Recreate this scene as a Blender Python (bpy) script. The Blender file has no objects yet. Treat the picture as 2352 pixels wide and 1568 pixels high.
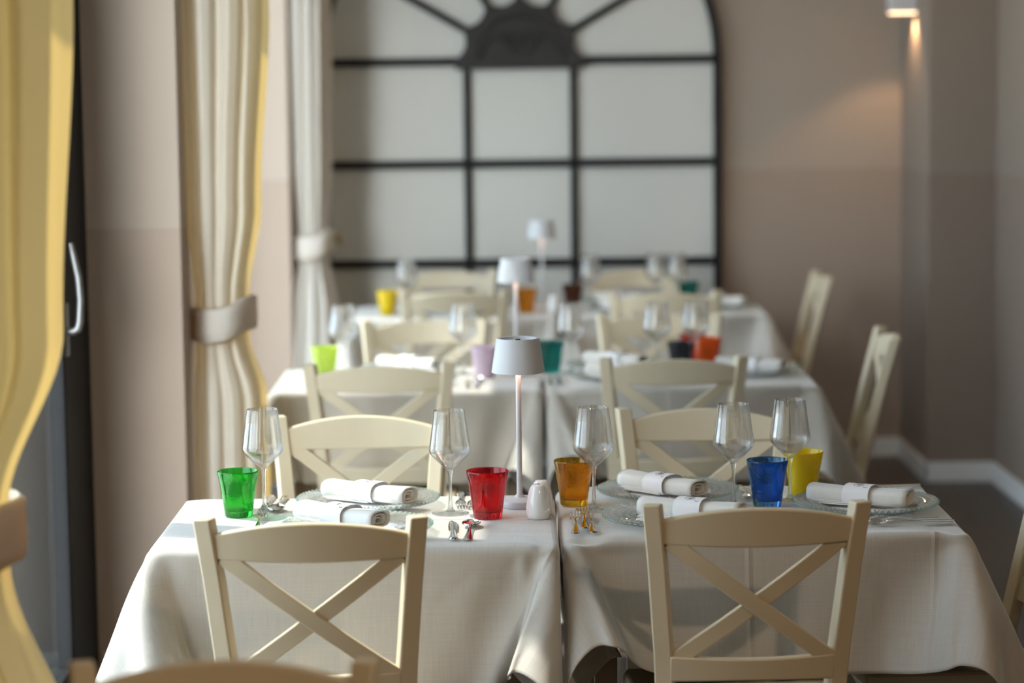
import bpy, bmesh, math, random, zlib, base64
import numpy as np
from mathutils import Vector, Matrix
random.seed(7)
SC = bpy.context.scene
COL = SC.collection
PI = math.pi
R = math.radians

# ------------------------------------------------------------------ camera
CAM_H = 1.69
cam = bpy.data.cameras.new('camera')
cam.lens = 85.0
cam.sensor_width = 36.0
cam.clip_start = 0.05
cam.dof.use_dof = True
cam.dof.focus_distance = 5.12
cam.dof.aperture_fstop = 2.1
cam_o = bpy.data.objects.new('camera', cam)
COL.objects.link(cam_o)
_p = math.atan(594.0 / 5553.0)          # pitch below the horizon
_r = 0.012                              # slight roll
_f = Vector((0, math.cos(_p), -math.sin(_p)))
_u0 = Vector((0, math.sin(_p), math.cos(_p)))
_r0 = Vector((1, 0, 0))
_R = _r0 * math.cos(_r) - _u0 * math.sin(_r)
_U = _r0 * math.sin(_r) + _u0 * math.cos(_r)
cam_o.matrix_world = Matrix(((_R.x, _U.x, -_f.x, 0), (_R.y, _U.y, -_f.y, 0), (_R.z, _U.z, -_f.z, CAM_H), (0, 0, 0, 1)))
SC.camera = cam_o

# ------------------------------------------------------------------ sky, sun, exposure
SKY = (0.70, 0.84, 1.0)
SKY_STRENGTH = 4.2
SUN_ENERGY = 6.6
SKY_BOOST = (0.93, 0.965, 1.0)
SKY_BOOST_STRENGTH = 28.0
w = bpy.data.worlds.new('sky')
SC.world = w
w.use_nodes = True
_bg = w.node_tree.nodes['Background']
_bg.inputs[0].default_value = SKY + (1,)
_bg.inputs[1].default_value = SKY_STRENGTH
# bright patch added low in the sky to light the window reveals
_wt = w.node_tree
_tc = _wt.nodes.new('ShaderNodeTexCoord')
_dp = _wt.nodes.new('ShaderNodeVectorMath')
_dp.operation = 'DOT_PRODUCT'
_dp.inputs[1].default_value = (-math.sin(R(11)) * math.cos(R(10)), -math.cos(R(11)) * math.cos(R(10)), math.sin(R(10)))
_wt.links.new(_tc.outputs['Generated'], _dp.inputs[0])
_mr = _wt.nodes.new('ShaderNodeMapRange')
_mr.interpolation_type = 'SMOOTHSTEP'
_mr.inputs['From Min'].default_value = 0.925
_mr.inputs['From Max'].default_value = 0.985
_wt.links.new(_dp.outputs['Value'], _mr.inputs['Value'])
_b2 = _wt.nodes.new('ShaderNodeBackground')
_b2.inputs[0].default_value = SKY_BOOST + (1,)
_b2.inputs[1].default_value = SKY_BOOST_STRENGTH
_mx = _wt.nodes.new('ShaderNodeMixShader')
_wt.links.new(_mr.outputs[0], _mx.inputs[0])
_wt.links.new(_bg.outputs[0], _mx.inputs[1])
_wt.links.new(_b2.outputs[0], _mx.inputs[2])
_wt.links.new(_mx.outputs[0], _wt.nodes['World Output'].inputs[0])
sun = bpy.data.lights.new('sun', 'SUN')
sun.energy = SUN_ENERGY
sun.angle = R(0.7)
sun.color = (1.0, 0.95, 0.86)
sun_o = bpy.data.objects.new('sun', sun)
COL.objects.link(sun_o)
SUN_DIR = Vector((1.0, -0.36, -1.57)).normalized()
sun_o.rotation_euler = SUN_DIR.to_track_quat('-Z', 'Y').to_euler()
sun_o.location = (-6, 7, 8)
vs = SC.view_settings
vs.view_transform = 'Standard'
vs.look = 'None'
vs.gamma = 1.0
vs.use_curve_mapping = False
vs.exposure = 0.22
SC.cycles.use_denoising = True
SC.cycles.max_bounces = 14
SC.cycles.transparent_max_bounces = 24
SC.cycles.transmission_bounces = 12
SC.cycles.diffuse_bounces = 6
SC.cycles.sample_clamp_indirect = 8.0
SC.cycles.blur_glossy = 0.5

# ------------------------------------------------------------------ materials
def mat(name):
    m = bpy.data.materials.new(name)
    m.use_nodes = True
    nt = m.node_tree
    nt.nodes.clear()
    out = nt.nodes.new('ShaderNodeOutputMaterial')
    return m, nt, out

def N(nt, t, **kw):
    n = nt.nodes.new('ShaderNode' + t)
    for k, v in kw.items():
        if k.startswith('i_'):
            key = k[2:]
            key = int(key) if key.isdigit() else key.replace('_', ' ')
            n.inputs[key].default_value = v
        else:
            setattr(n, k, v)
    return n

def c4(c):
    return tuple(c) + (1,)

def math_n(nt, op, a, b=None):
    n = N(nt, 'Math', operation=op)
    for k, v in ((0, a), (1, b)):
        if v is None:
            continue
        if isinstance(v, (int, float)):
            n.inputs[k].default_value = v
        else:
            nt.links.new(v, n.inputs[k])
    return n.outputs[0]

def simple(name, col, rough=0.5, metal=0.0, noise=0.0, nscale=6.0, bump=0.0, bscale=200.0, spec=0.5, coat=0.0):
    m, nt, out = mat(name)
    b = N(nt, 'BsdfPrincipled')
    b.inputs['Base Color'].default_value = c4(col)
    b.inputs['Roughness'].default_value = rough
    b.inputs['Metallic'].default_value = metal
    b.inputs['Specular IOR Level'].default_value = spec
    b.inputs['Coat Weight'].default_value = coat
    tc = N(nt, 'TexCoord')
    if noise:
        n = N(nt, 'TexNoise', i_Scale=nscale, i_Detail=5.0)
        nt.links.new(tc.outputs['Object'], n.inputs['Vector'])
        mx = N(nt, 'MixRGB', blend_type='MIX')
        mx.inputs[1].default_value = c4([x * (1 - noise) for x in col])
        mx.inputs[2].default_value = c4([min(1, x * (1 + noise)) for x in col])
        nt.links.new(n.outputs['Fac'], mx.inputs[0])
        nt.links.new(mx.outputs[0], b.inputs['Base Color'])
    if bump:
        n2 = N(nt, 'TexNoise', i_Scale=bscale, i_Detail=3.0)
        nt.links.new(tc.outputs['Object'], n2.inputs['Vector'])
        bp = N(nt, 'Bump', i_Strength=bump, i_Distance=0.002)
        nt.links.new(n2.outputs['Fac'], bp.inputs['Height'])
        nt.links.new(bp.outputs[0], b.inputs['Normal'])
    nt.links.new(b.outputs[0], out.inputs[0])
    return m

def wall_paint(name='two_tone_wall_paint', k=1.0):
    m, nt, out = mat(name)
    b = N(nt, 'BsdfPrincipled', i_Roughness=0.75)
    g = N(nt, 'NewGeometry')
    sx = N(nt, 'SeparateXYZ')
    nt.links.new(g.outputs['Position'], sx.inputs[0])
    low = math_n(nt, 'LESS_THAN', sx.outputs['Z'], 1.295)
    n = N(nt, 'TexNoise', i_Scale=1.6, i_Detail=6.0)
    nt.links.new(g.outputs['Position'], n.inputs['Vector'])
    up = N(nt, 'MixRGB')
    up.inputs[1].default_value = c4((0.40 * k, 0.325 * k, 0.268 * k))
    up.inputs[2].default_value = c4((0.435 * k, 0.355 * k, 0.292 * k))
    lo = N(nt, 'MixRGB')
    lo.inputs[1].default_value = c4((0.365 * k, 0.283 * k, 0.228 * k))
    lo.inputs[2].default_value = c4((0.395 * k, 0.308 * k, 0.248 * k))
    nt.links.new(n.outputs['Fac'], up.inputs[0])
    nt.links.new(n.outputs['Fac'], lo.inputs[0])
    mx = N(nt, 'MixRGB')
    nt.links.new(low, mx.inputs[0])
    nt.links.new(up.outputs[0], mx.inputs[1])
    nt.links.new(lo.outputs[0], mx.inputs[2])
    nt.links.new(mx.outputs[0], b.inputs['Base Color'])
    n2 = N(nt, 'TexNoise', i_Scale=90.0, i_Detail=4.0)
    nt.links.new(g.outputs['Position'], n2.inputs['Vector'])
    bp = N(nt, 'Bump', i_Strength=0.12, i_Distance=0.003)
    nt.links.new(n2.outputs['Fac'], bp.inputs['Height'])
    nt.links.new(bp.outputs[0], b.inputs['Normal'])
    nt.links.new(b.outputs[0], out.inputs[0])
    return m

def plank_floor():
    m, nt, out = mat('dark_plank_floor')
    b = N(nt, 'BsdfPrincipled', i_Roughness=0.42)
    g = N(nt, 'NewGeometry')
    mp = N(nt, 'Mapping')
    mp.inputs['Rotation'].default_value = (0, 0, R(90))
    nt.links.new(g.outputs['Position'], mp.inputs['Vector'])
    br = N(nt, 'TexBrick', i_Scale=1.0, i_Mortar_Size=0.0025, i_Brick_Width=1.4, i_Row_Height=0.16, i_Bias=0.0)
    br.inputs['Color1'].default_value = (0.058, 0.036, 0.026, 1)
    br.inputs['Color2'].default_value = (0.085, 0.056, 0.042, 1)
    br.inputs['Mortar'].default_value = (0.012, 0.008, 0.006, 1)
    nt.links.new(mp.outputs[0], br.inputs['Vector'])
    mp2 = N(nt, 'Mapping')
    mp2.inputs['Scale'].default_value = (30, 1.6, 1)
    nt.links.new(g.outputs['Position'], mp2.inputs['Vector'])
    n = N(nt, 'TexNoise', i_Scale=2.0, i_Detail=8.0, i_Distortion=0.6)
    nt.links.new(mp2.outputs[0], n.inputs['Vector'])
    mx = N(nt, 'MixRGB', blend_type='MULTIPLY', i_0=0.7)
    nt.links.new(br.outputs['Color'], mx.inputs[1])
    nt.links.new(n.outputs['Color'], mx.inputs[2])
    br2 = N(nt, 'BrightContrast', i_Bright=0.02)
    nt.links.new(mx.outputs[0], br2.inputs[0])
    nt.links.new(br2.outputs[0], b.inputs['Base Color'])
    bp = N(nt, 'Bump', i_Strength=0.2, i_Distance=0.003)
    nt.links.new(n.outputs['Fac'], bp.inputs['Height'])
    nt.links.new(bp.outputs[0], b.inputs['Normal'])
    nt.links.new(b.outputs[0], out.inputs[0])
    return m

def linen(name, col, creases=(), vstreak=0.07):
    m, nt, out = mat(name)
    b = N(nt, 'BsdfPrincipled', i_Roughness=0.8)
    b.inputs['Sheen Weight'].default_value = 0.8
    b.inputs['Sheen Roughness'].default_value = 0.35
    uv = N(nt, 'UVMap')
    fac = None
    hs = []
    for sc_, wgt in (((520, 14, 1), 1.0), ((12, 430, 1), 0.8)):
        mp = N(nt, 'Mapping')
        mp.inputs['Scale'].default_value = sc_
        nt.links.new(uv.outputs[0], mp.inputs['Vector'])
        n = N(nt, 'TexNoise', i_Scale=1.0, i_Detail=3.0, i_Roughness=0.6)
        nt.links.new(mp.outputs[0], n.inputs['Vector'])
        hs.append(math_n(nt, 'MULTIPLY', n.outputs['Fac'], wgt))
    s = math_n(nt, 'ADD', hs[0], hs[1])
    s = math_n(nt, 'MULTIPLY', s, 0.55)
    ramp = N(nt, 'ValToRGB')
    ramp.color_ramp.elements[0].position = 0.3
    ramp.color_ramp.elements[1].position = 0.7
    ramp.color_ramp.elements[0].color = c4([x * (1 - 2.2 * vstreak) for x in col])
    ramp.color_ramp.elements[1].color = c4([min(1, x * (1 + vstreak)) for x in col])
    nt.links.new(s, ramp.inputs[0])
    nt.links.new(ramp.outputs[0], b.inputs['Base Color'])
    h = math_n(nt, 'MULTIPLY', s, 0.35)
    sx = N(nt, 'SeparateXYZ')
    nt.links.new(uv.outputs[0], sx.inputs[0])
    for (axis, pos) in creases:
        d = math_n(nt, 'ABSOLUTE', math_n(nt, 'SUBTRACT', sx.outputs[axis], pos))
        k = math_n(nt, 'MAXIMUM', math_n(nt, 'SUBTRACT', 1.0, math_n(nt, 'MULTIPLY', d, 160.0)), 0.0)
        h = math_n(nt, 'ADD', h, math_n(nt, 'MULTIPLY', k, 2.6))
    # soft ironing wrinkles
    nw = N(nt, 'TexNoise', i_Scale=9.0, i_Detail=3.0, i_Distortion=0.8)
    nt.links.new(uv.outputs[0], nw.inputs['Vector'])
    h = math_n(nt, 'ADD', h, math_n(nt, 'MULTIPLY', nw.outputs['Fac'], 6.0))
    bp = N(nt, 'Bump', i_Strength=0.8, i_Distance=0.0009)
    nt.links.new(h, bp.inputs['Height'])
    nt.links.new(bp.outputs[0], b.inputs['Normal'])
    tr = N(nt, 'BsdfTranslucent')
    nt.links.new(ramp.outputs[0], tr.inputs[0])
    mx = N(nt, 'MixShader', i_0=0.10)
    nt.links.new(b.outputs[0], mx.inputs[1])
    nt.links.new(tr.outputs[0], mx.inputs[2])
    nt.links.new(mx.outputs[0], out.inputs[0])
    return m

def drape_cloth():
    m, nt, out = mat('cream_curtain_cloth')
    d = N(nt, 'BsdfDiffuse')
    d.inputs[0].default_value = c4((0.67, 0.65, 0.60))
    t = N(nt, 'BsdfTranslucent')
    t.inputs[0].default_value = c4((0.90, 0.60, 0.18))
    tc = N(nt, 'TexCoord')
    mp = N(nt, 'Mapping')
    mp.inputs['Scale'].default_value = (260, 260, 30)
    nt.links.new(tc.outputs['Object'], mp.inputs['Vector'])
    n = N(nt, 'TexNoise', i_Scale=1.0, i_Detail=2.0)
    nt.links.new(mp.outputs[0], n.inputs['Vector'])
    bp = N(nt, 'Bump', i_Strength=0.3, i_Distance=0.001)
    nt.links.new(n.outputs['Fac'], bp.inputs['Height'])
    nt.links.new(bp.outputs[0], d.inputs['Normal'])
    mx = N(nt, 'MixShader', i_0=0.30)
    nt.links.new(d.outputs[0], mx.inputs[1])
    nt.links.new(t.outputs[0], mx.inputs[2])
    nt.links.new(mx.outputs[0], out.inputs[0])
    return m

def facing(nt, power, lo, hi, normal=None):
    lw = N(nt, 'LayerWeight', i_Blend=0.5)
    if normal is not None:
        nt.links.new(normal, lw.inputs['Normal'])
    p = math_n(nt, 'POWER', lw.outputs['Facing'], power)
    return math_n(nt, 'ADD', math_n(nt, 'MULTIPLY', p, hi - lo), lo)

def thin_glass(name, face_col, edge_col, power=3.0, gl_lo=0.04, gl_hi=0.9, rough=0.0):
    m, nt, out = mat(name)
    f = facing(nt, power, 0.0, 1.0)
    mc = N(nt, 'MixRGB')
    mc.inputs[1].default_value = c4(face_col)
    mc.inputs[2].default_value = c4(edge_col)
    nt.links.new(f, mc.inputs[0])
    t = N(nt, 'BsdfTransparent')
    nt.links.new(mc.outputs[0], t.inputs[0])
    g = N(nt, 'BsdfGlossy', i_Roughness=rough)
    g.inputs[0].default_value = (1, 1, 1, 1)
    fr = facing(nt, 4.5, gl_lo, gl_hi)
    mx = N(nt, 'MixShader')
    nt.links.new(fr, mx.inputs[0])
    nt.links.new(t.outputs[0], mx.inputs[1])
    nt.links.new(g.outputs[0], mx.inputs[2])
    nt.links.new(mx.outputs[0], out.inputs[0])
    return m

def tumbler_glass(name, tint, clear=0.18, bubbles=0.25, scale=180.0):
    m, nt, out = mat(name)
    tc = N(nt, 'TexCoord')
    n = N(nt, 'TexNoise', i_Scale=scale, i_Detail=2.0)
    nt.links.new(tc.outputs['Object'], n.inputs['Vector'])
    bp = N(nt, 'Bump', i_Strength=bubbles, i_Distance=0.002)
    nt.links.new(n.outputs['Fac'], bp.inputs['Height'])
    g = N(nt, 'BsdfGlass', i_Roughness=0.0, i_IOR=1.45)
    g.inputs[0].default_value = c4(tint)
    nt.links.new(bp.outputs[0], g.inputs['Normal'])
    t = N(nt, 'BsdfTransparent')
    t.inputs[0].default_value = c4(tint)
    mx = N(nt, 'MixShader', i_0=1 - clear)
    nt.links.new(t.outputs[0], mx.inputs[1])
    nt.links.new(g.outputs[0], mx.inputs[2])
    gl = N(nt, 'BsdfGlossy', i_Roughness=0.03)
    gl.inputs[0].default_value = (1, 1, 1, 1)
    fr = facing(nt, 4.0, 0.03, 0.5)
    m2 = N(nt, 'MixShader')
    nt.links.new(fr, m2.inputs[0])
    nt.links.new(mx.outputs[0], m2.inputs[1])
    nt.links.new(gl.outputs[0], m2.inputs[2])
    nt.links.new(m2.outputs[0], out.inputs[0])
    return m

def opaline(name, col, trans=0.4):
    m, nt, out = mat(name)
    tc = N(nt, 'TexCoord')
    n = N(nt, 'TexNoise', i_Scale=60.0, i_Detail=4.0)
    nt.links.new(tc.outputs['Object'], n.inputs['Vector'])
    mc = N(nt, 'MixRGB')
    mc.inputs[1].default_value = c4([x * 0.85 for x in col])
    mc.inputs[2].default_value = c4([min(1, x * 1.1) for x in col])
    nt.links.new(n.outputs['Fac'], mc.inputs[0])
    b = N(nt, 'BsdfPrincipled', i_Roughness=0.12)
    nt.links.new(mc.outputs[0], b.inputs['Base Color'])
    t = N(nt, 'BsdfTranslucent')
    nt.links.new(mc.outputs[0], t.inputs[0])
    mx = N(nt, 'MixShader', i_0=trans)
    nt.links.new(b.outputs[0], mx.inputs[1])
    nt.links.new(t.outputs[0], mx.inputs[2])
    nt.links.new(mx.outputs[0], out.inputs[0])
    return m

def real_glass(name, tint=(0.97, 0.98, 0.98)):
    m, nt, out = mat(name)
    g = N(nt, 'BsdfGlass', i_Roughness=0.0, i_IOR=1.5)
    g.inputs[0].default_value = c4(tint)
    t = N(nt, 'BsdfTransparent')
    t.inputs[0].default_value = c4(tint)
    mx = N(nt, 'MixShader', i_0=0.6)
    nt.links.new(t.outputs[0], mx.inputs[1])
    nt.links.new(g.outputs[0], mx.inputs[2])
    nt.links.new(mx.outputs[0], out.inputs[0])
    return m

def bowl_glass(name, face=(0.985, 0.985, 0.985), edge=(0.36, 0.37, 0.39), power=5.0, refr=0.30):
    m, nt, out = mat(name)
    g = N(nt, 'BsdfGlass', i_Roughness=0.0, i_IOR=1.5)
    g.inputs[0].default_value = (0.99, 0.99, 0.99, 1)
    f = facing(nt, power, 0.0, 1.0)
    mc = N(nt, 'MixRGB')
    mc.inputs[1].default_value = c4(face)
    mc.inputs[2].default_value = c4(edge)
    nt.links.new(f, mc.inputs[0])
    t = N(nt, 'BsdfTransparent')
    nt.links.new(mc.outputs[0], t.inputs[0])
    m1 = N(nt, 'MixShader', i_0=refr)
    nt.links.new(t.outputs[0], m1.inputs[1])
    nt.links.new(g.outputs[0], m1.inputs[2])
    gl = N(nt, 'BsdfGlossy', i_Roughness=0.0)
    gl.inputs[0].default_value = (1, 1, 1, 1)
    fr = facing(nt, 4.5, 0.035, 0.8)
    m2 = N(nt, 'MixShader')
    nt.links.new(fr, m2.inputs[0])
    nt.links.new(m1.outputs[0], m2.inputs[1])
    nt.links.new(gl.outputs[0], m2.inputs[2])
    nt.links.new(m2.outputs[0], out.inputs[0])
    return m

def emit(name, col, s):
    m, nt, out = mat(name)
    e = N(nt, 'Emission', i_Strength=s)
    e.inputs[0].default_value = c4(col)
    nt.links.new(e.outputs[0], out.inputs[0])
    return m

def chair_paint():
    m, nt, out = mat('ivory_chair_paint')
    b = N(nt, 'BsdfPrincipled', i_Roughness=0.42)
    tc = N(nt, 'TexCoord')
    mp = N(nt, 'Mapping')
    mp.inputs['Scale'].default_value = (8, 8, 3)
    nt.links.new(tc.outputs['Object'], mp.inputs['Vector'])
    n = N(nt, 'TexNoise', i_Scale=2.0, i_Detail=6.0)
    nt.links.new(mp.outputs[0], n.inputs['Vector'])
    mx = N(nt, 'MixRGB')
    mx.inputs[1].default_value = c4((0.60, 0.515, 0.36))
    mx.inputs[2].default_value = c4((0.68, 0.59, 0.43))
    nt.links.new(n.outputs['Fac'], mx.inputs[0])
    g = N(nt, 'NewGeometry')
    r = N(nt, 'ValToRGB')            # rubbed-through edges
    r.color_ramp.elements[0].position = 0.56
    r.color_ramp.elements[1].position = 0.66
    nt.links.new(g.outputs['Pointiness'], r.inputs[0])
    ed = N(nt, 'MixRGB')
    ed.inputs[2].default_value = c4((0.27, 0.185, 0.10))
    nt.links.new(math_n(nt, 'MULTIPLY', r.outputs[0], 0.45), ed.inputs[0])
    nt.links.new(mx.outputs[0], ed.inputs[1])
    nt.links.new(ed.outputs[0], b.inputs['Base Color'])
    nt.links.new(b.outputs[0], out.inputs[0])
    return m

M = dict(
    wall=wall_paint(), wall_left=wall_paint('two_tone_paint_lit', 1.08), wall_shaded=wall_paint('two_tone_paint_deep_shade', 0.60), wall_back=wall_paint('two_tone_paint_half_shade', 0.80), floor=plank_floor(),  # one wall paint; left lightened, back and right darkened for the room's shade
    ceil=simple('ceiling_paint', (0.80, 0.79, 0.77), 0.8, noise=0.02),
    base=simple('white_baseboard_paint', (0.66, 0.66, 0.65), 0.45, noise=0.03),
    black=simple('black_metal', (0.014, 0.014, 0.015), 0.6, noise=0.2, nscale=30, spec=0.2),
    black_relief=simple('black_cast_iron', (0.020, 0.017, 0.016), 0.6, noise=0.35, nscale=25, bump=0.5, bscale=60),
    panel=simple('off_white_panel', (0.60, 0.59, 0.555), 0.55, noise=0.02, nscale=2),
    steel=simple('satin_steel', (0.34, 0.34, 0.35), 0.5, 1.0),
    cutlery=simple('polished_steel', (0.80, 0.79, 0.77), 0.10, 1.0),
    white_metal=simple('white_powder_coat', (0.56, 0.56, 0.58), 0.5),
    dark=simple('dark_hole', (0.02, 0.02, 0.02), 0.6),
    porcelain=simple('white_porcelain', (0.80, 0.80, 0.79), 0.12, coat=0.4),
    paper=simple('white_paper', (0.84, 0.84, 0.86), 0.75),
    ink=simple('purple_grey_ink', (0.10, 0.07, 0.14), 0.7),
    shutter=simple('grey_green_shutter_paint', (0.007, 0.009, 0.010), 0.6, noise=0.1, spec=0.1),
    paving=simple('pale_outdoor_paving', (0.56, 0.54, 0.50), 0.85, noise=0.1, nscale=3),
    table_wood=simple('table_wood', (0.22, 0.15, 0.09), 0.5, noise=0.2, nscale=12),
    chair=chair_paint(),
    drape=drape_cloth(),
    brass=simple('aged_brass', (0.42, 0.31, 0.14), 0.35, 1.0),
    cloth_l=linen('grey_beige_linen', (0.56, 0.525, 0.475), ((0, 0.79), (1, 0.5)), 0.06),
    cloth_r=linen('grey_beige_linen_creased', (0.56, 0.525, 0.475), ((0, 0.47), (0, 0.745), (1, 0.5)), 0.06),
    napkin=linen('white_napkin_linen', (0.80, 0.785, 0.74), (), 0.03),
    bowl=bowl_glass('clear_bowl_glass'),
    stem=real_glass('clear_stem_glass'),
    pane=thin_glass('window_glass', (0.96, 0.98, 0.97), (0.7, 0.74, 0.74), 6.0, 0.04, 0.40),
    plate=bowl_glass('clear_plate_glass', (0.97, 0.98, 0.98), (0.55, 0.58, 0.58), 3.0, 0.5),
    plate_rim=thin_glass('aqua_plate_rim', (0.74, 0.92, 0.89), (0.42, 0.70, 0.66), 2.0, 0.06, 0.8, 0.03),
    green=tumbler_glass('green_glass', (0.22, 0.80, 0.27)),
    red=tumbler_glass('red_glass', (0.90, 0.17, 0.22)),
    amber=tumbler_glass('amber_glass', (0.93, 0.70, 0.16), 0.15, 0.7, 130),
    blue=tumbler_glass('blue_glass', (0.30, 0.58, 0.92), 0.15, 0.5, 70),
    yellow=opaline('yellow_opaline', (0.86, 0.66, 0.01), 0.35),
    lime=opaline('lime_opaline', (0.66, 0.80, 0.16), 0.45),
    lilac=opaline('lilac_opaline', (0.66, 0.54, 0.66), 0.35),
    teal=tumbler_glass('teal_glass', (0.12, 0.66, 0.64), 0.3),
    orange=opaline('orange_opaline', (0.86, 0.15, 0.02), 0.35),
    coral=tumbler_glass('coral_glass', (0.93, 0.36, 0.28), 0.35),
    blackg=simple('black_glass', (0.012, 0.013, 0.018), 0.08),
    brown=tumbler_glass('smoky_brown_glass', (0.55, 0.36, 0.26), 0.3),
    lamp_glow=emit('warm_lamp_glow', (1.0, 0.60, 0.40), 20.0),
    sconce_glow=emit('warm_sconce_glow', (1.0, 0.70, 0.42), 4.0),
)

# ------------------------------------------------------------------ mesh helpers
class MB:
    def __init__(s):
        s.v, s.f = [], []
    def add(s, vs, fs):
        o = len(s.v)
        s.v += [tuple(x) for x in vs]
        s.f += [tuple(i + o for i in q) for q in fs]
        return s
    def box(s, x0, x1, y0, y1, z0, z1):
        return s.add([(x0, y0, z0), (x1, y0, z0), (x1, y1, z0), (x0, y1, z0), (x0, y0, z1), (x1, y0, z1), (x1, y1, z1), (x0, y1, z1)],
                     [(0, 3, 2, 1), (4, 5, 6, 7), (0, 1, 5, 4), (1, 2, 6, 5), (2, 3, 7, 6), (3, 0, 4, 7)])
    def lathe(s, prof, n=48, c=(0, 0, 0)):
        vs, fs = [], []
        rows = []
        for (r, z) in prof:
            if r < 1e-6:
                rows.append([len(vs)])
                vs.append((c[0], c[1], c[2] + z))
            else:
                rows.append(list(range(len(vs), len(vs) + n)))
                vs += [(c[0] + r * math.cos(2 * PI * k / n), c[1] + r * math.sin(2 * PI * k / n), c[2] + z) for k in range(n)]
        for a, b in zip(rows, rows[1:]):
            for k in range(n):
                k2 = (k + 1) % n
                if len(a) == 1 and len(b) == 1:
                    continue
                if len(a) == 1:
                    fs.append((a[0], b[k2], b[k]))
                elif len(b) == 1:
                    fs.append((a[k], a[k2], b[0]))
                else:
                    fs.append((a[k], a[k2], b[k2], b[k]))
        return s.add(vs, fs)
    def loft(s, rings, closed=True, caps=True):
        n = len(rings[0])
        vs = [p for r in rings for p in r]
        fs = []
        for i in range(len(rings) - 1):
            for k in range(n if closed else n - 1):
                k2 = (k + 1) % n
                fs.append((i * n + k, i * n + k2, (i + 1) * n + k2, (i + 1) * n + k))
        if caps and closed:
            fs.append(tuple(reversed(range(n))))
            fs.append(tuple((len(rings) - 1) * n + k for k in range(n)))
        return s.add(vs, fs)
    def tube(s, pts, rad, n=12, caps=True):
        pts = [Vector(p) for p in pts]
        rs = rad if isinstance(rad, (list, tuple)) else [rad] * len(pts)
        rings = []
        a = None
        for i, p in enumerate(pts):
            t = (pts[min(i + 1, len(pts) - 1)] - pts[max(i - 1, 0)]).normalized()
            if a is None:
                a = t.orthogonal().normalized()
            a = (a - t * a.dot(t)).normalized()
            b = t.cross(a)
            rings.append([p + (a * math.cos(2 * PI * k / n) + b * math.sin(2 * PI * k / n)) * rs[i] for k in range(n)])
        return s.loft(rings, True, caps)
    def mesh(s, name):
        me = bpy.data.meshes.new(name)
        me.from_pydata(s.v, [], s.f)
        me.update()
        return me

def obj(name, mb, m, parent=None, loc=(0, 0, 0), rotz=0.0, smooth=True, bevel=0.0, seg=2, auto=35, label=None):
    me = mb.mesh(name) if isinstance(mb, MB) else mb
    if me.materials:
        pass
    else:
        me.materials.append(m)
    bm = bmesh.new()
    bm.from_mesh(me)
    bmesh.ops.recalc_face_normals(bm, faces=bm.faces[:])
    for fc in bm.faces:
        fc.smooth = smooth
    if smooth and auto:
        lim = R(auto)
        for e in bm.edges:
            if len(e.link_faces) == 2 and e.calc_face_angle(0) > lim:
                e.smooth = False
    bm.to_mesh(me)
    bm.free()
    o = bpy.data.objects.new(name, me)
    COL.objects.link(o)
    o.location = loc
    o.rotation_euler = (0, 0, rotz)
    if parent:
        o.parent = parent
    if bevel:
        b = o.modifiers.new('bevel', 'BEVEL')
        b.width = bevel
        b.segments = seg
        b.limit_method = 'ANGLE'
        b.angle_limit = R(40)
        b.harden_normals = False
    if label:
        o['label'] = label
    return o

def thing(name, label, cat, loc=(0, 0, 0), rotz=0.0, group=None):
    o = bpy.data.objects.new(name, None)
    COL.objects.link(o)
    o.location = loc
    o.rotation_euler = (0, 0, rotz)
    o.empty_display_size = 0.05
    tag(o, label, cat, group)
    return o

def tag(o, label, cat, group=None):
    o['label'] = label
    o['category'] = cat
    if group:
        o['group'] = group
    return o

def struct(name, mb, m, parent=None, **kw):
    kw.setdefault('smooth', False)
    o = obj(name, mb, m, parent, **kw)
    if parent is None:
        o['kind'] = 'structure'
    return o

def dup(src, label, loc, rotz=0.0, group=None):
    c = src.copy()
    COL.objects.link(c)
    c.location = loc
    c.rotation_euler = (0, 0, rotz)
    c['label'] = label
    if group:
        c['group'] = group
    for ch in src.children:
        d = ch.copy()
        COL.objects.link(d)
        d.parent = c
        for g in ch.children:
            e = g.copy()
            COL.objects.link(e)
            e.parent = d
    return c

# ------------------------------------------------------------------ the room
XW = -1.20          # plane of the window frames
XP = -0.93          # inner face of the piers
YB = 10.77          # back wall
ZC = 2.95
HEAD = 2.73
WINS = [(3.75, 6.80), (7.15, 10.20)]
struct('floor', MB().box(-1.30, 6.7, -6.1, YB + 0.1, -0.06, 0.0), M['floor'])
struct('ceiling', MB().box(-1.30, 6.7, -6.1, YB + 0.1, ZC, ZC + 0.08), M['ceil'])
g = struct('ground', MB().box(-14.0, -1.31, -12.0, 22.0, -0.16, -0.08), M['paving'])
wl = MB()
edges = [-6.1] + [e for p in WINS for e in p] + [YB + 0.1]
for a, b in zip(edges[0::2], edges[1::2]):
    wl.box(-1.28, XP, a, b, 0, ZC)
for a, b in WINS:
    wl.box(-1.28, XP, a, b, HEAD, ZC)
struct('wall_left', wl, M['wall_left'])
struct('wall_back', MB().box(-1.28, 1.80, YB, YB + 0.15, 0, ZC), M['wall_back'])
wr = MB().box(1.74, 2.14, 10.05, YB + 0.15, 0, ZC)
wr.box(2.02, 2.14, 7.5, 10.05, 0, ZC).box(2.02, 6.7, 7.38, 7.5, 0, ZC).box(6.58, 6.7, -6.1, 7.38, 0, ZC)
struct('wall_right', wr, M['wall_shaded'])
struct('wall_front', MB().box(-1.28, 6.7, -6.2, -6.1, 0, ZC), M['wall'])
BH, BT = 0.085, 0.014
struct('baseboard_back', MB().box(XP, 1.74, YB - BT, YB, 0, BH), M['base'], bevel=0.004)
bl = MB()
for a, b in zip(edges[0::2], edges[1::2]):
    bl.box(XP, XP + BT, a, b, 0, BH)
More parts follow.
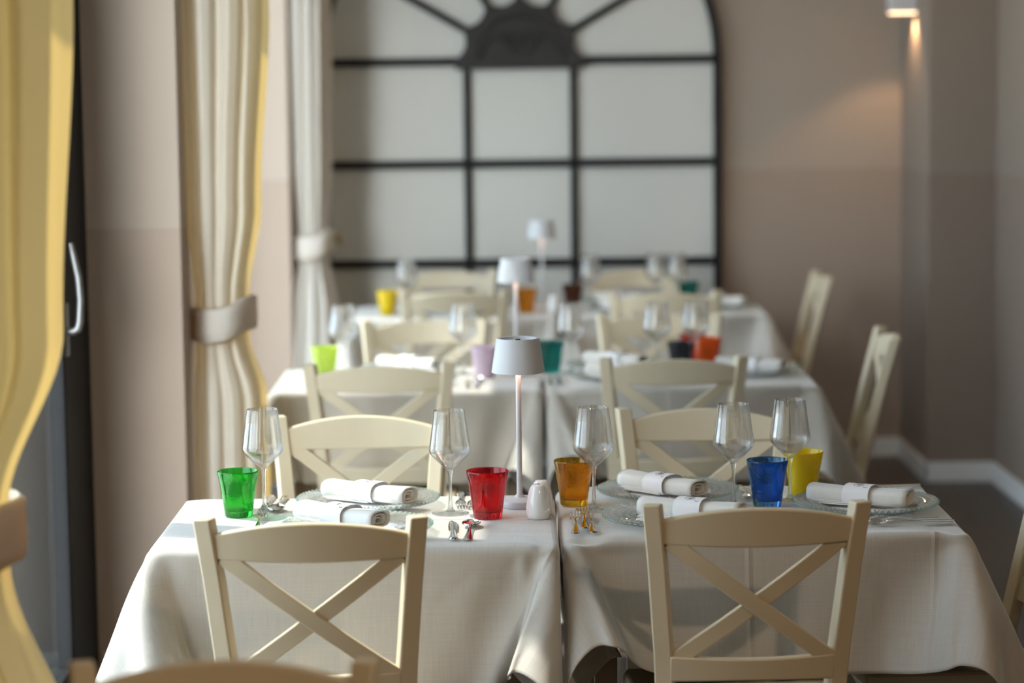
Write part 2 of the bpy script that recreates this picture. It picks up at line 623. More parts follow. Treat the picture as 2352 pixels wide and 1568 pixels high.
for a, b in WINS:
    bl.box(XW + 0.02, XP + BT, b - BT, b, 0, BH).box(XW + 0.02, XP + BT, a, a + BT, 0, BH)
struct('baseboard_left', bl, M['base'], bevel=0.004)
br_ = MB().box(1.74 - BT, 1.74, 10.05 - BT, YB, 0, BH).box(1.74 - BT, 2.02, 10.05 - BT, 10.05, 0, BH)
br_.box(2.02 - BT, 2.02, 7.38, 10.05, 0, BH).box(2.02, 6.58, 7.38 - BT, 7.38, 0, BH)
struct('baseboard_right', br_, M['base'], bevel=0.004)

for k, (a, b) in enumerate(WINS):
    wroot = bpy.data.objects.new('window_%d' % (k + 1), None)
    COL.objects.link(wroot)
    wroot['kind'] = 'structure'
    mid = b - 1.54
    fr = MB()
    X0, X1 = XW - 0.06, XW + 0.006
    jw = 0.13 if k == 0 else 0.06
    fr.box(X0, X1, a, a + jw, 0, HEAD).box(X0, X1, b - jw, b, 0, HEAD).box(X0, X1, a + jw, b - jw, HEAD - 0.06, HEAD).box(X0, X1, a + jw, b - jw, 0, 0.05)
    obj('window_frame', fr, M['black'], wroot, smooth=False, bevel=0.004)
    for (s0, s1, hs) in ((a + jw - 0.01, mid, 1), (mid, b - jw + 0.01, -1)):
        st = 0.065
        wide = 0.30                      # the far leaf carries a broad lock stile
        lo_ = st
        hi_ = wide if hs == -1 and k == 0 else st
        sash = MB()
        xa, xb = XW - 0.045, XW + 0.010
        sash.box(xa, xb, s0, s0 + lo_, 0.04, HEAD - 0.05).box(xa, xb, s1 - hi_, s1, 0.04, HEAD - 0.05)
        sash.box(xa, xb, s0 + lo_, s1 - hi_, HEAD - 0.13, HEAD - 0.05).box(xa, xb, s0 + lo_, s1 - hi_, 0.04, 0.14)
        for off in (0.012, 0.03):
            sash.box(xb - 0.012, xb + 0.004, s1 - hi_ - off, s1 - hi_ - off + 0.008, 0.14, HEAD - 0.13)
        so = obj('sash', sash, M['black'], wroot, smooth=False, bevel=0.003)
        obj('glass_pane', MB().box(XW - 0.012, XW - 0.006, s0 + lo_ - 0.01, s1 - hi_ + 0.01, 0.13, HEAD - 0.12), M['pane'], wroot, smooth=False)
        if hs == -1:
            yh = s1 - hi_ + 0.03
            h = MB().box(xb, xb + 0.008, yh - 0.016, yh + 0.016, 0.98, 1.12)
            pts = [(xb + 0.004, yh, 1.045), (xb + 0.022, yh, 1.045), (xb + 0.034, yh, 1.052), (xb + 0.039, yh, 1.07), (xb + 0.043, yh, 1.13), (xb + 0.039, yh, 1.19), (xb + 0.027, yh, 1.25), (xb + 0.021, yh, 1.28)]
            h.tube(pts, [0.011, 0.011, 0.011, 0.0105, 0.010, 0.010, 0.009, 0.007], 12)
            obj('handle', h, M['steel'], so, label='silver lever handle')
    # outside leaf of a folding shutter, opened flat out from the facade
    obj('shutter', MB().box(-1.75, -1.262, b - 0.05, b - 0.01, 0.02, HEAD), M['shutter'], wroot, smooth=False, bevel=0.004)

# ------------------------------------------------------------------ arched panel on the back wall
AX, AR, AZ = 0.050, 0.885, 1.785
ar = thing('arched_panel', 'tall arched off-white panel with black iron window grid on the back wall', 'wall panel', (AX, YB - 0.03, 0.10))
def arch_ring(r, z0, n=40):
    pts = [(r, z0)] + [(r * math.cos(PI * k / n), AZ - 0.10 + r * math.sin(PI * k / n)) for k in range(n + 1)] + [(-r, z0)]
    return pts
pm = MB()
outer = arch_ring(AR, 0.0)
n_ = len(outer)
pm.add([(x, -0.004, z) for x, z in outer] + [(x, 0.03, z) for x, z in outer], [tuple(range(n_)), tuple(reversed(range(n_, 2 * n_)))] + [(i, i + n_, (i + 1) % n_ + n_, (i + 1) % n_) for i in range(n_)])
obj('panel_board', pm, M['panel'], ar, smooth=False)
fm = MB()
inn = arch_ring(AR - 0.034, 0.0)
rings = []
for (xo, zo), (xi, zi) in zip(outer, inn):
    rings.append([(xo, -0.034, zo), (xo, 0.028, zo), (xi, 0.028, zi), (xi, -0.034, zi)])
fm.loft(rings)
obj('arch_frame', fm, M['black'], ar, smooth=False)
for zb in (1.785, 1.334, 0.895, 0.45):
    obj('crossbar', MB().box(-AR + 0.03, AR - 0.03, -0.030, 0.0, zb - 0.10 - 0.018, zb - 0.10 + 0.018), M['black'], ar, smooth=False, bevel=0.003)
for xb in (-0.236, 0.234):
    obj('mullion', MB().box(xb - 0.016, xb + 0.016, -0.026, 0.0, 0.0, AZ - 0.10), M['black'], ar, smooth=False, bevel=0.003)
for ad in (30, 60, 90, 120, 150):
    a = R(ad)
    d = Vector((math.cos(a), 0, math.sin(a)))
    nrm = Vector((-math.sin(a), 0, math.cos(a)))
    c = Vector((0, 0, AZ - 0.10))
    rr = []
    for t in (0.24, AR - 0.02):
        p = c + d * t
        rr.append([p + nrm * 0.016 + Vector((0, -0.028, 0)), p + nrm * 0.016, p - nrm * 0.016, p - nrm * 0.016 + Vector((0, -0.028, 0))])
    obj('spoke', MB().loft(rr), M['black'], ar, smooth=False, bevel=0.003)
# half-round cast rosette with a scalloped edge
rp = []
for k in range(73):
    t = PI * k / 72
    ph = (math.degrees(t) % 30) / 30
    r = 0.285 - 0.035 * math.sin(PI * ph)
    rp.append((r * math.cos(t), AZ - 0.10 + r * math.sin(t)))
rp = [(x, z) for x, z in rp] + [(-0.285, AZ - 0.135), (0.285, AZ - 0.135)]
ro = MB()
n_ = len(rp)
ro.add([(x, -0.036, z) for x, z in rp] + [(x, 0.0, z) for x, z in rp], [tuple(range(n_)), tuple(reversed(range(n_, 2 * n_)))] + [(i, i + n_, (i + 1) % n_ + n_, (i + 1) % n_) for i in range(n_)])
ros = obj('rosette', ro, M['black_relief'], ar, smooth=False)
sw = MB()
for sgn in (-1, 1):
    pts = [(sgn * (0.045 + 0.052 * (1 - q / 30) * math.cos(q * 0.36)), -0.038, AZ - 0.02 + 0.052 * (1 - q / 30) * math.sin(q * 0.36)) for q in range(28)]
    sw.tube(pts, 0.009, 8)
    pts = [(sgn * (0.02 + 0.16 * q / 10), -0.038, AZ - 0.085 + 0.10 * math.sin(q / 10 * PI)) for q in range(11)]
    sw.tube(pts, 0.008, 8)
pts = [(0.19 * math.cos(PI * q / 20), -0.038, AZ - 0.09 + 0.19 * math.sin(PI * q / 20)) for q in range(21)]
sw.tube(pts, 0.007, 8)
obj('scroll_relief', sw, M['black_relief'], ros)

# ------------------------------------------------------------------ sconce on the right pier
sx0 = 1.74
sc_o = thing('wall_sconce', 'small white box sconce glowing downward on the right pier', 'wall light', (sx0, 10.42, 1.957))
obj('sconce_body', MB().box(-0.115, 0, -0.05, 0.05, 0.012, 0.17), M['white_metal'], sc_o, smooth=False, bevel=0.006)
obj('sconce_diffuser', MB().box(-0.108, -0.004, -0.044, 0.044, 0.006, 0.014), M['sconce_glow'], sc_o, smooth=False)
sl = bpy.data.lights.new('sconce_light', 'SPOT')
sl.energy = 7.0
sl.color = (1.0, 0.62, 0.32)
sl.spot_size = R(112)
sl.spot_blend = 0.35
sl.shadow_soft_size = 0.02
slo = bpy.data.objects.new('sconce_light', sl)
COL.objects.link(slo)
slo.parent = sc_o
slo.location = (-0.03, 0.0, -0.012)

# ------------------------------------------------------------------ unseen ceiling spots added to warm the near chairs and back wall
def added_ceiling_spot(label, x, y, energy):
    t = thing('added_ceiling_light', label, 'ceiling light', (x, y, ZC), 0, 'added unseen ceiling lights')
    obj('light_ring', MB().lathe([(0.10, 0.0), (0.125, 0.0), (0.125, -0.012), (0.115, -0.018), (0.10, -0.018), (0.10, 0.0)], 48), M['white_metal'], t, auto=40)
    obj('light_diffuser', MB().lathe([(0, -0.006), (0.101, -0.006), (0.101, -0.010), (0, -0.010)], 48), M['sconce_glow'], t)
    l = bpy.data.lights.new('added_ceiling_lamp', 'AREA')
    l.shape = 'DISK'
    l.size = 0.2
    l.energy = energy
    l.color = (1.0, 0.74, 0.48)
    lo = bpy.data.objects.new('added_ceiling_lamp', l)
    COL.objects.link(lo)
    lo.parent = t
    lo.location = (0, 0, -0.022)
for lab, x, y in (('added unseen ceiling light overhead, left of the aisle before the tables', -0.2, 1.2), ('added unseen ceiling light overhead, right of the aisle before the tables', 1.6, 1.4), ('added unseen ceiling light overhead near the wall sconce and the arched panel', 1.25, 9.2)):
    added_ceiling_spot(lab, x, y, {1.2: 4.0, 1.4: 44.0, 9.2: 4.0}[y])

# ------------------------------------------------------------------ curtains
def lerp(a, b, t):
    return a + (b - a) * t

def piecewise(tab, z):
    tab = sorted(tab)
    if z <= tab[0][0]:
        return tab[0][1:]
    for p, q in zip(tab, tab[1:]):
        if z <= q[0]:
            t = (z - p[0]) / (q[0] - p[0])
            t = t * t * (3 - 2 * t)
            return tuple(lerp(a, b, t) for a, b in zip(p[1:], q[1:]))
    return tab[-1][1:]

def curtain(label, tab, seed, folds=6, ztop=2.80, knob=True, back=0.5, tie_z=1.01):
    """tab rows: z, x left, x right, y front, y back, pleat depth"""
    rnd = random.Random(seed)
    root = thing('curtain', label, 'curtain', (0, 0, 0), 0, 'tied-back curtains along the window wall')
    nu, nv = 150, 110
    ph = [rnd.uniform(0, 6.28) for _ in range(4)]
    rows = []
    for j in range(nv + 1):
        z = 0.015 + (ztop - 0.015) * j / nv
        xl, xr, yf, yb_, amp = piecewise(tab, z)
        row = []
        for i in range(nu + 1):
            u = i / nu
            # plan path: across the front (left to right) then back along the window side
            if u < 0.62:
                t = u / 0.62
                px = lerp(xl, xr - 0.02, t)
                py = lerp(yf + 0.03, yf + 0.02, t) + 0.035 * math.sin(PI * t) * -1
                nx_, ny_ = 0.15, -1.0
            else:
                t = (u - 0.62) / 0.38
                px = lerp(xr - 0.02, xr - 0.03 * t, t) + 0.022 * math.sin(PI * t)
                py = lerp(yf + 0.02, yb_, t)
                nx_, ny_ = 1.0, -0.15
            q = 2 * PI * folds * (u + 0.03 * math.sin(5.1 * u + ph[0]) + 0.012 * math.sin(2.3 * z + ph[1]))
            wv = math.sin(q) + 0.28 * math.sin(2 * q + ph[2]) + 0.2 * math.sin(0.5 * q + ph[3])
            row.append((px + nx_ * amp * wv * (0.6 if nx_ > 0.5 else 1), py + ny_ * amp * wv, z))
        rows.append(row)
    mb = MB()
    mb.loft(rows, closed=False, caps=False)
    d = obj('drape', mb, M['drape'], root, auto=0)
    xl, xr, yf, yb_, amp = piecewise(tab, tie_z)
    cx, cy = (xl + xr) / 2 + 0.004, (yf + yb_) / 2
    rx, ry = (xr - xl) / 2 + 0.014, (yb_ - yf) / 2 + 0.035
    rings = []
    for k in range(60):
        a = 2 * PI * k / 60
        e = 0.82
        ca, sa = math.copysign(abs(math.cos(a)) ** e, math.cos(a)), math.copysign(abs(math.sin(a)) ** e, math.sin(a))
        wob = 1 + 0.018 * math.sin(5 * a + seed)
        px, py = cx + rx * ca * wob, cy + ry * sa * wob
        sag = 0.016 * math.cos(a)
        ring = []
        for (dx, dz) in ((0.0, -0.052), (0.010, -0.044), (0.013, -0.015), (0.011, 0.02), (0.012, 0.044), (0.0, 0.052), (-0.004, 0.03), (-0.004, -0.03)):
            ring.append((px + ca * dx, py + sa * dx, tie_z + dz + sag + 0.006 * math.sin(3 * a + dz * 60)))
        rings.append(ring)
    rings.append(rings[0])
    obj('tieback', MB().loft(rings, True, False), M['drape'], root, auto=0)
    rod = MB().tube([(cx - 0.02, yf - 0.08, ztop + 0.02), (cx - 0.02, yb_ + 0.25, ztop + 0.02)], 0.012, 12)
    for yy in (yf - 0.05, yb_ + 0.2):
        rod.tube([(XP, yy, ztop + 0.02), (cx - 0.02, yy, ztop + 0.02)], 0.007, 8)
    obj('curtain_rod', rod, M['brass'], root)
    return root, cx, cy, rx, ry

# z, xl, xr, y front, y back, pleat
curtain('golden sunlit cream curtain beside the black window frame and silver handle',
        [(0.0, -0.93, -0.715, 3.66, 4.02, 0.018), (0.60, -0.92, -0.735, 3.68, 4.0, 0.016), (0.92, -0.91, -0.825, 3.72, 3.96, 0.007), (1.01, -0.91, -0.825, 3.72, 3.96, 0.007),
         (1.30, -0.925, -0.735, 3.68, 4.02, 0.016), (1.85, -0.93, -0.712, 3.64, 4.10, 0.022), (2.81, -0.93, -0.70, 3.62, 4.15, 0.024)], 3, 5, tie_z=0.965)
c2 = curtain('cream curtain with a gathered tieback behind the front table row',
        [(0.0, -0.925, -0.735, 6.92, 7.31, 0.018), (0.60, -0.925, -0.738, 6.92, 7.31, 0.016), (0.78, -0.925, -0.740, 6.93, 7.30, 0.014), (0.955, -0.918, -0.785, 6.97, 7.26, 0.008), (1.06, -0.918, -0.785, 6.97, 7.26, 0.008),
         (1.35, -0.935, -0.748, 6.93, 7.36, 0.014), (1.93, -0.952, -0.718, 6.92, 7.42, 0.020), (2.81, -0.955, -0.71, 6.92, 7.45, 0.022)], 8, 5)
c3 = curtain('white curtain hanging at the left edge of the arched panel',
        [(0.0, -0.99, -0.75, 10.22, 10.55, 0.016), (0.48, -0.985, -0.752, 10.22, 10.54, 0.015), (0.75, -0.955, -0.758, 10.23, 10.52, 0.013), (0.955, -0.905, -0.785, 10.25, 10.46, 0.008), (1.06, -0.905, -0.785, 10.25, 10.46, 0.008),
         (1.40, -0.918, -0.772, 10.23, 10.5, 0.012), (1.95, -0.922, -0.765, 10.22, 10.54, 0.015), (2.81, -0.922, -0.76, 10.22, 10.55, 0.016)], 13, 6)
kb = MB().tube([(XP, 10.55, 1.02), (-0.80, 10.56, 1.02), (-0.765, 10.56, 1.02)], [0.008, 0.008, 0.008], 10)
kb.lathe([(0, -0.022), (0.016, -0.018), (0.022, 0), (0.016, 0.018), (0, 0.022)], 16, (-0.757, 10.56, 1.02))
tag(obj('curtain_holdback', kb, M['brass']), 'small brown holdback knob on the wall beside the white curtain', 'curtain holdback')

# ------------------------------------------------------------------ chairs
def yback(x, z):
    return -0.20 - 0.245 * (z - 0.46) - 0.030 * (1 - (x / 0.2) ** 2)

def back_strip(path, half, off, thick, n=18):
    """path(t) -> (x, z) centre line; half(t) -> vertical/perpendicular half extents (list of 2 (dx, dz))"""
    rings = []
    for i in range(n + 1):
        t = i / n
        x, z = path(t)
        (ax, az), (bx, bz) = half(t)
        ring = []
        for (dx, dz, s) in ((ax, az, -1), (bx, bz, -1), (bx, bz, 1), (ax, az, 1)):
            px, pz = x + dx, z + dz
            ring.append((px, yback(px, pz) + off + s * thick / 2, pz))
        rings.append(ring)
    return MB().loft(rings)

def make_chair(label, group):
    t = thing('dining_chair', label, 'chair', (0, 0, 0), 0, group)
    m = M['chair']
    # rear posts: one piece from the floor to the ear
    for s in (-1, 1):
        path = [(0.175, -0.275, 0.0, 0.030), (0.168, -0.232, 0.22, 0.034), (0.165, -0.200, 0.45, 0.038), (0.172, -0.228, 0.575, 0.037), (0.187, -0.272, 0.755, 0.036), (0.2005, -0.306, 0.884, 0.035)]
        yaw = s * R(17)
        rings = []
        for (x, y, z, wd) in path:
            ax = Vector((math.cos(yaw), math.sin(yaw), 0)) * (wd / 2)
            ay = Vector((-math.sin(yaw), math.cos(yaw), 0)) * 0.0165
            c = Vector((s * x, y, z))
            rings.append([c - ax - ay, c + ax - ay, c + ax + ay, c - ax + ay])
        obj('back_post', MB().loft(rings), m, t, smooth=True, bevel=0.0035, auto=30)
    # crest rail, arched on top
    def cp(q):
        x = lerp(-0.186, 0.186, q)
        return x, 0.0
    def ch(q):
        x = lerp(-0.186, 0.186, q)
        k = 1 - (x / 0.186) ** 2
        top = 0.852 + 0.026 * k
        bot = 0.804 - 0.005 * k
        return (0, bot), (0, top)
    obj('crest_rail', back_strip(cp, ch, 0.0, 0.022, 24), m, t, bevel=0.004, auto=30)
    obj('back_rail', back_strip(lambda q: (lerp(-0.163, 0.163, q), 0.0), lambda q: ((0, 0.518 + 0.004 * math.sin(PI * q)), (0, 0.572 - 0.004 * math.sin(PI * q))), 0.0, 0.022, 20), m, t, bevel=0.004, auto=30)
    for s in (1, -1):
        a, b = Vector((-0.158 * s, 0.802)), Vector((0.145 * s, 0.568))
        d = (b - a).normalized()
        nrm = Vector((-d.y, d.x)) * 0.0165
        ext = 0.012
        a2, b2 = a - d * ext, b + d * ext
        obj('cross_bar', back_strip(lambda q: (lerp(a2.x, b2.x, q), lerp(a2.y, b2.y, q)), lambda q: ((-nrm.x, -nrm.y), (nrm.x, nrm.y)), -0.0022 if s == 1 else 0.0022, 0.0155), m, t, bevel=0.002, auto=30)
    # seat: bow-fronted slab
    outl = []
    for (x, y) in ((-0.20, -0.205), (0.20, -0.205), (0.220, 0.15)):
        outl.append((x, y))
    for k in range(9):
        a = k / 8
        outl.append((lerp(0.214, -0.214, a), 0.175 + 0.025 * math.sin(PI * a)))
    outl.append((-0.220, 0.15))
    n = len(outl)
    st = MB()
    st.loft([[(x, y, 0.418) for x, y in outl], [(x * 1.01, y, 0.424) for x, y in outl], [(x * 1.01, y, 0.438) for x, y in outl], [(x * 0.985, y * 0.985, 0.446) for x, y in outl]])
    obj('seat', st, m, t, bevel=0.004, auto=30)
    ap = MB()
    ap.box(-0.17, 0.17, 0.140, 0.160, 0.360, 0.419).box(-0.15, 0.15, -0.205, -0.187, 0.360, 0.419)
    for s in (-1, 1):
        ap.loft([[(s * 0.165 - 0.009, -0.19, 0.360), (s * 0.165 + 0.009, -0.19, 0.360), (s * 0.165 + 0.009, -0.19, 0.419), (s * 0.165 - 0.009, -0.19, 0.419)],
                 [(s * 0.190 - 0.009, 0.150, 0.360), (s * 0.190 + 0.009, 0.150, 0.360), (s * 0.190 + 0.009, 0.150, 0.419), (s * 0.190 - 0.009, 0.150, 0.419)]])
    obj('apron', ap, m, t, smooth=False, bevel=0.002)
    for s in (-1, 1):
        rr = []
        for (z, wd) in ((0.0, 0.026), (0.40, 0.038), (0.419, 0.038)):
            x, y = s * 0.190, 0.148
            rr.append([(x - wd / 2, y - wd / 2, z), (x + wd / 2, y - wd / 2, z), (x + wd / 2, y + wd / 2, z), (x - wd / 2, y + wd / 2, z)])
        obj('leg', MB().loft(rr), m, t, smooth=False, bevel=0.003)
        obj('stretcher', MB().tube([(s * 0.170, -0.24, 0.19), (s * 0.190, 0.148, 0.19)], 0.011, 10), m, t)
    obj('stretcher', MB().tube([(-0.185, -0.03, 0.19), (0.185, -0.03, 0.19)], 0.011, 10), m, t)
    return t

CG = 'ivory cross-back chairs around the tables'
ch0 = make_chair('ivory cross-back chair with its back to us before the sunlit front table', CG)
ch0.location = (-0.382, 4.785, 0)
for (lab, x, y, rz) in (
    ('ivory cross-back chair with its back to us before the shaded front table', 0.455, 4.885, 0.035),
    ('ivory cross-back chair across the sunlit front table behind the plate and napkin', -0.366, 5.585, PI + 0.03),
    ('ivory cross-back chair across the shaded front table behind the blue tumbler', 0.468, 5.640, PI - 0.02),
    ('ivory chair cut by the right frame edge at the end of the front table', 0.912, 5.20, PI / 2),
    ('ivory cross-back chair with its back to us in front of the lime tumbler', -0.388, 7.285, 0.0),
    ('ivory cross-back chair with its back to us in front of the black and orange tumblers', 0.472, 7.375, 0.01),
    ('ivory cross-back chair across the middle table row behind the lilac tumbler', -0.300, 7.975, PI),
    ('ivory cross-back chair across the middle table behind the black and orange tumblers', 0.515, 8.085, PI),
    ('ivory cross-back chair seen side-on at the right end of the middle table row', 0.893, 7.68, PI / 2 - 0.04),
    ('ivory cross-back chair with a sunlit crest right of the bright yellow tumbler', -0.225, 9.765, 0.0),
    ('ivory cross-back chair with its back to us before the shaded back table', 0.595, 9.610, 0.0),
    ('ivory cross-back chair against the arched panel across the left back table', -0.280, 10.20, PI),
    ('ivory cross-back chair against the arched panel across the right back table', 0.545, 10.14, PI),
    ('ivory cross-back chair seen side-on at the right end of the back table row', 0.985, 10.00, PI / 2),
    ('dim blurred chair crest rail closest to the camera at the bottom frame edge', -0.412, 3.040, PI),
):
    dup(ch0, lab, (x, y, 0), rz, CG)

# ------------------------------------------------------------------ tables and cloths
def make_table(label):
    t = thing('dining_table', label, 'table', (0, 0, 0), 0, 'square dining tables under cloths')
    obj('tabletop', MB().box(-0.412, 0.412, -0.305, 0.305, 0.716, 0.742), M['table_wood'], t, smooth=False, bevel=0.008)
    obj('table_apron', MB().box(-0.34, 0.34, -0.225, -0.205, 0.66, 0.716).box(-0.34, 0.34, 0.205, 0.225, 0.66, 0.716).box(-0.34, -0.32, -0.205, 0.205, 0.66, 0.716).box(0.32, 0.34, -0.205, 0.205, 0.66, 0.716), M['table_wood'], t, smooth=False)
    for sx in (-1, 1):
        for sy in (-1, 1):
            x, y = sx * 0.33, sy * 0.215
            obj('leg', MB().loft([[(x - w_, y - w_, z), (x + w_, y - w_, z), (x + w_, y + w_, z), (x - w_, y + w_, z)] for z, w_ in ((0, 0.018), (0.66, 0.027), (0.716, 0.027))]), M['table_wood'], t, smooth=False, bevel=0.003)
    return t

GX = [0, 2, 4, 6, 8, 10, 12, 13, 14, 15, 16, 17, 18, 19, 20, 21, 22, 23, 24, 25, 26, 27, 28, 32, 36, 40, 42, 44, 48, 52, 56, 57, 58, 59, 60, 61, 62, 63, 64, 65, 66, 67, 68, 69, 70, 71, 72, 74, 76, 78, 80, 82, 84]
GY = [0, 2, 4, 6, 8, 10, 12, 14, 15, 16, 17, 18, 19, 20, 24, 28, 32, 35, 38, 42, 46, 50, 51, 52, 53, 54, 55, 56, 58, 60, 62, 64, 66, 68, 70]
NX, NY = len(GX) - 1, len(GY) - 1
def cloth_mesh(data, squash):
    # each row of numbers: second differences along the row, in quarter millimetres; x rows, then y rows, then z rows
    a = np.array([int(t) for t in data.split()], dtype=np.int64).reshape(3, NY + 1, NX + 1)
    a[:, :, 1:] = np.cumsum(a[:, :, 1:], axis=2)
    a = np.cumsum(a, axis=2)
    p = np.stack([a[k] / 4000.0 for k in range(3)], axis=-1).reshape(-1, 3)
    sx, sgn = squash
    hang = sgn * p[:, 0] - 0.4175
    p[:, 0] = np.where(hang > 0, sgn * (0.4175 + hang * sx), p[:, 0])
    mb = MB()
    fs = []
    for j in range(NY):
        for i in range(NX):
            q = j * (NX + 1) + i
            fs.append((q, q + 1, q + NX + 2, q + NX + 1))
    mb.add([tuple(x) for x in p.tolist()], fs)
    me = mb.mesh('tablecloth')
    uv = me.uv_layers.new(name='UVMap')
    idx = np.zeros(len(me.loops), dtype=np.int32)
    me.loops.foreach_get('vertex_index', idx)
    uvs = np.stack([np.array(GX)[idx % (NX + 1)] / 84.0, np.array(GY)[idx // (NX + 1)] / 70.0], axis=-1).astype(np.float32)
    uv.data.foreach_set('uv', uvs.reshape(-1))
    return me

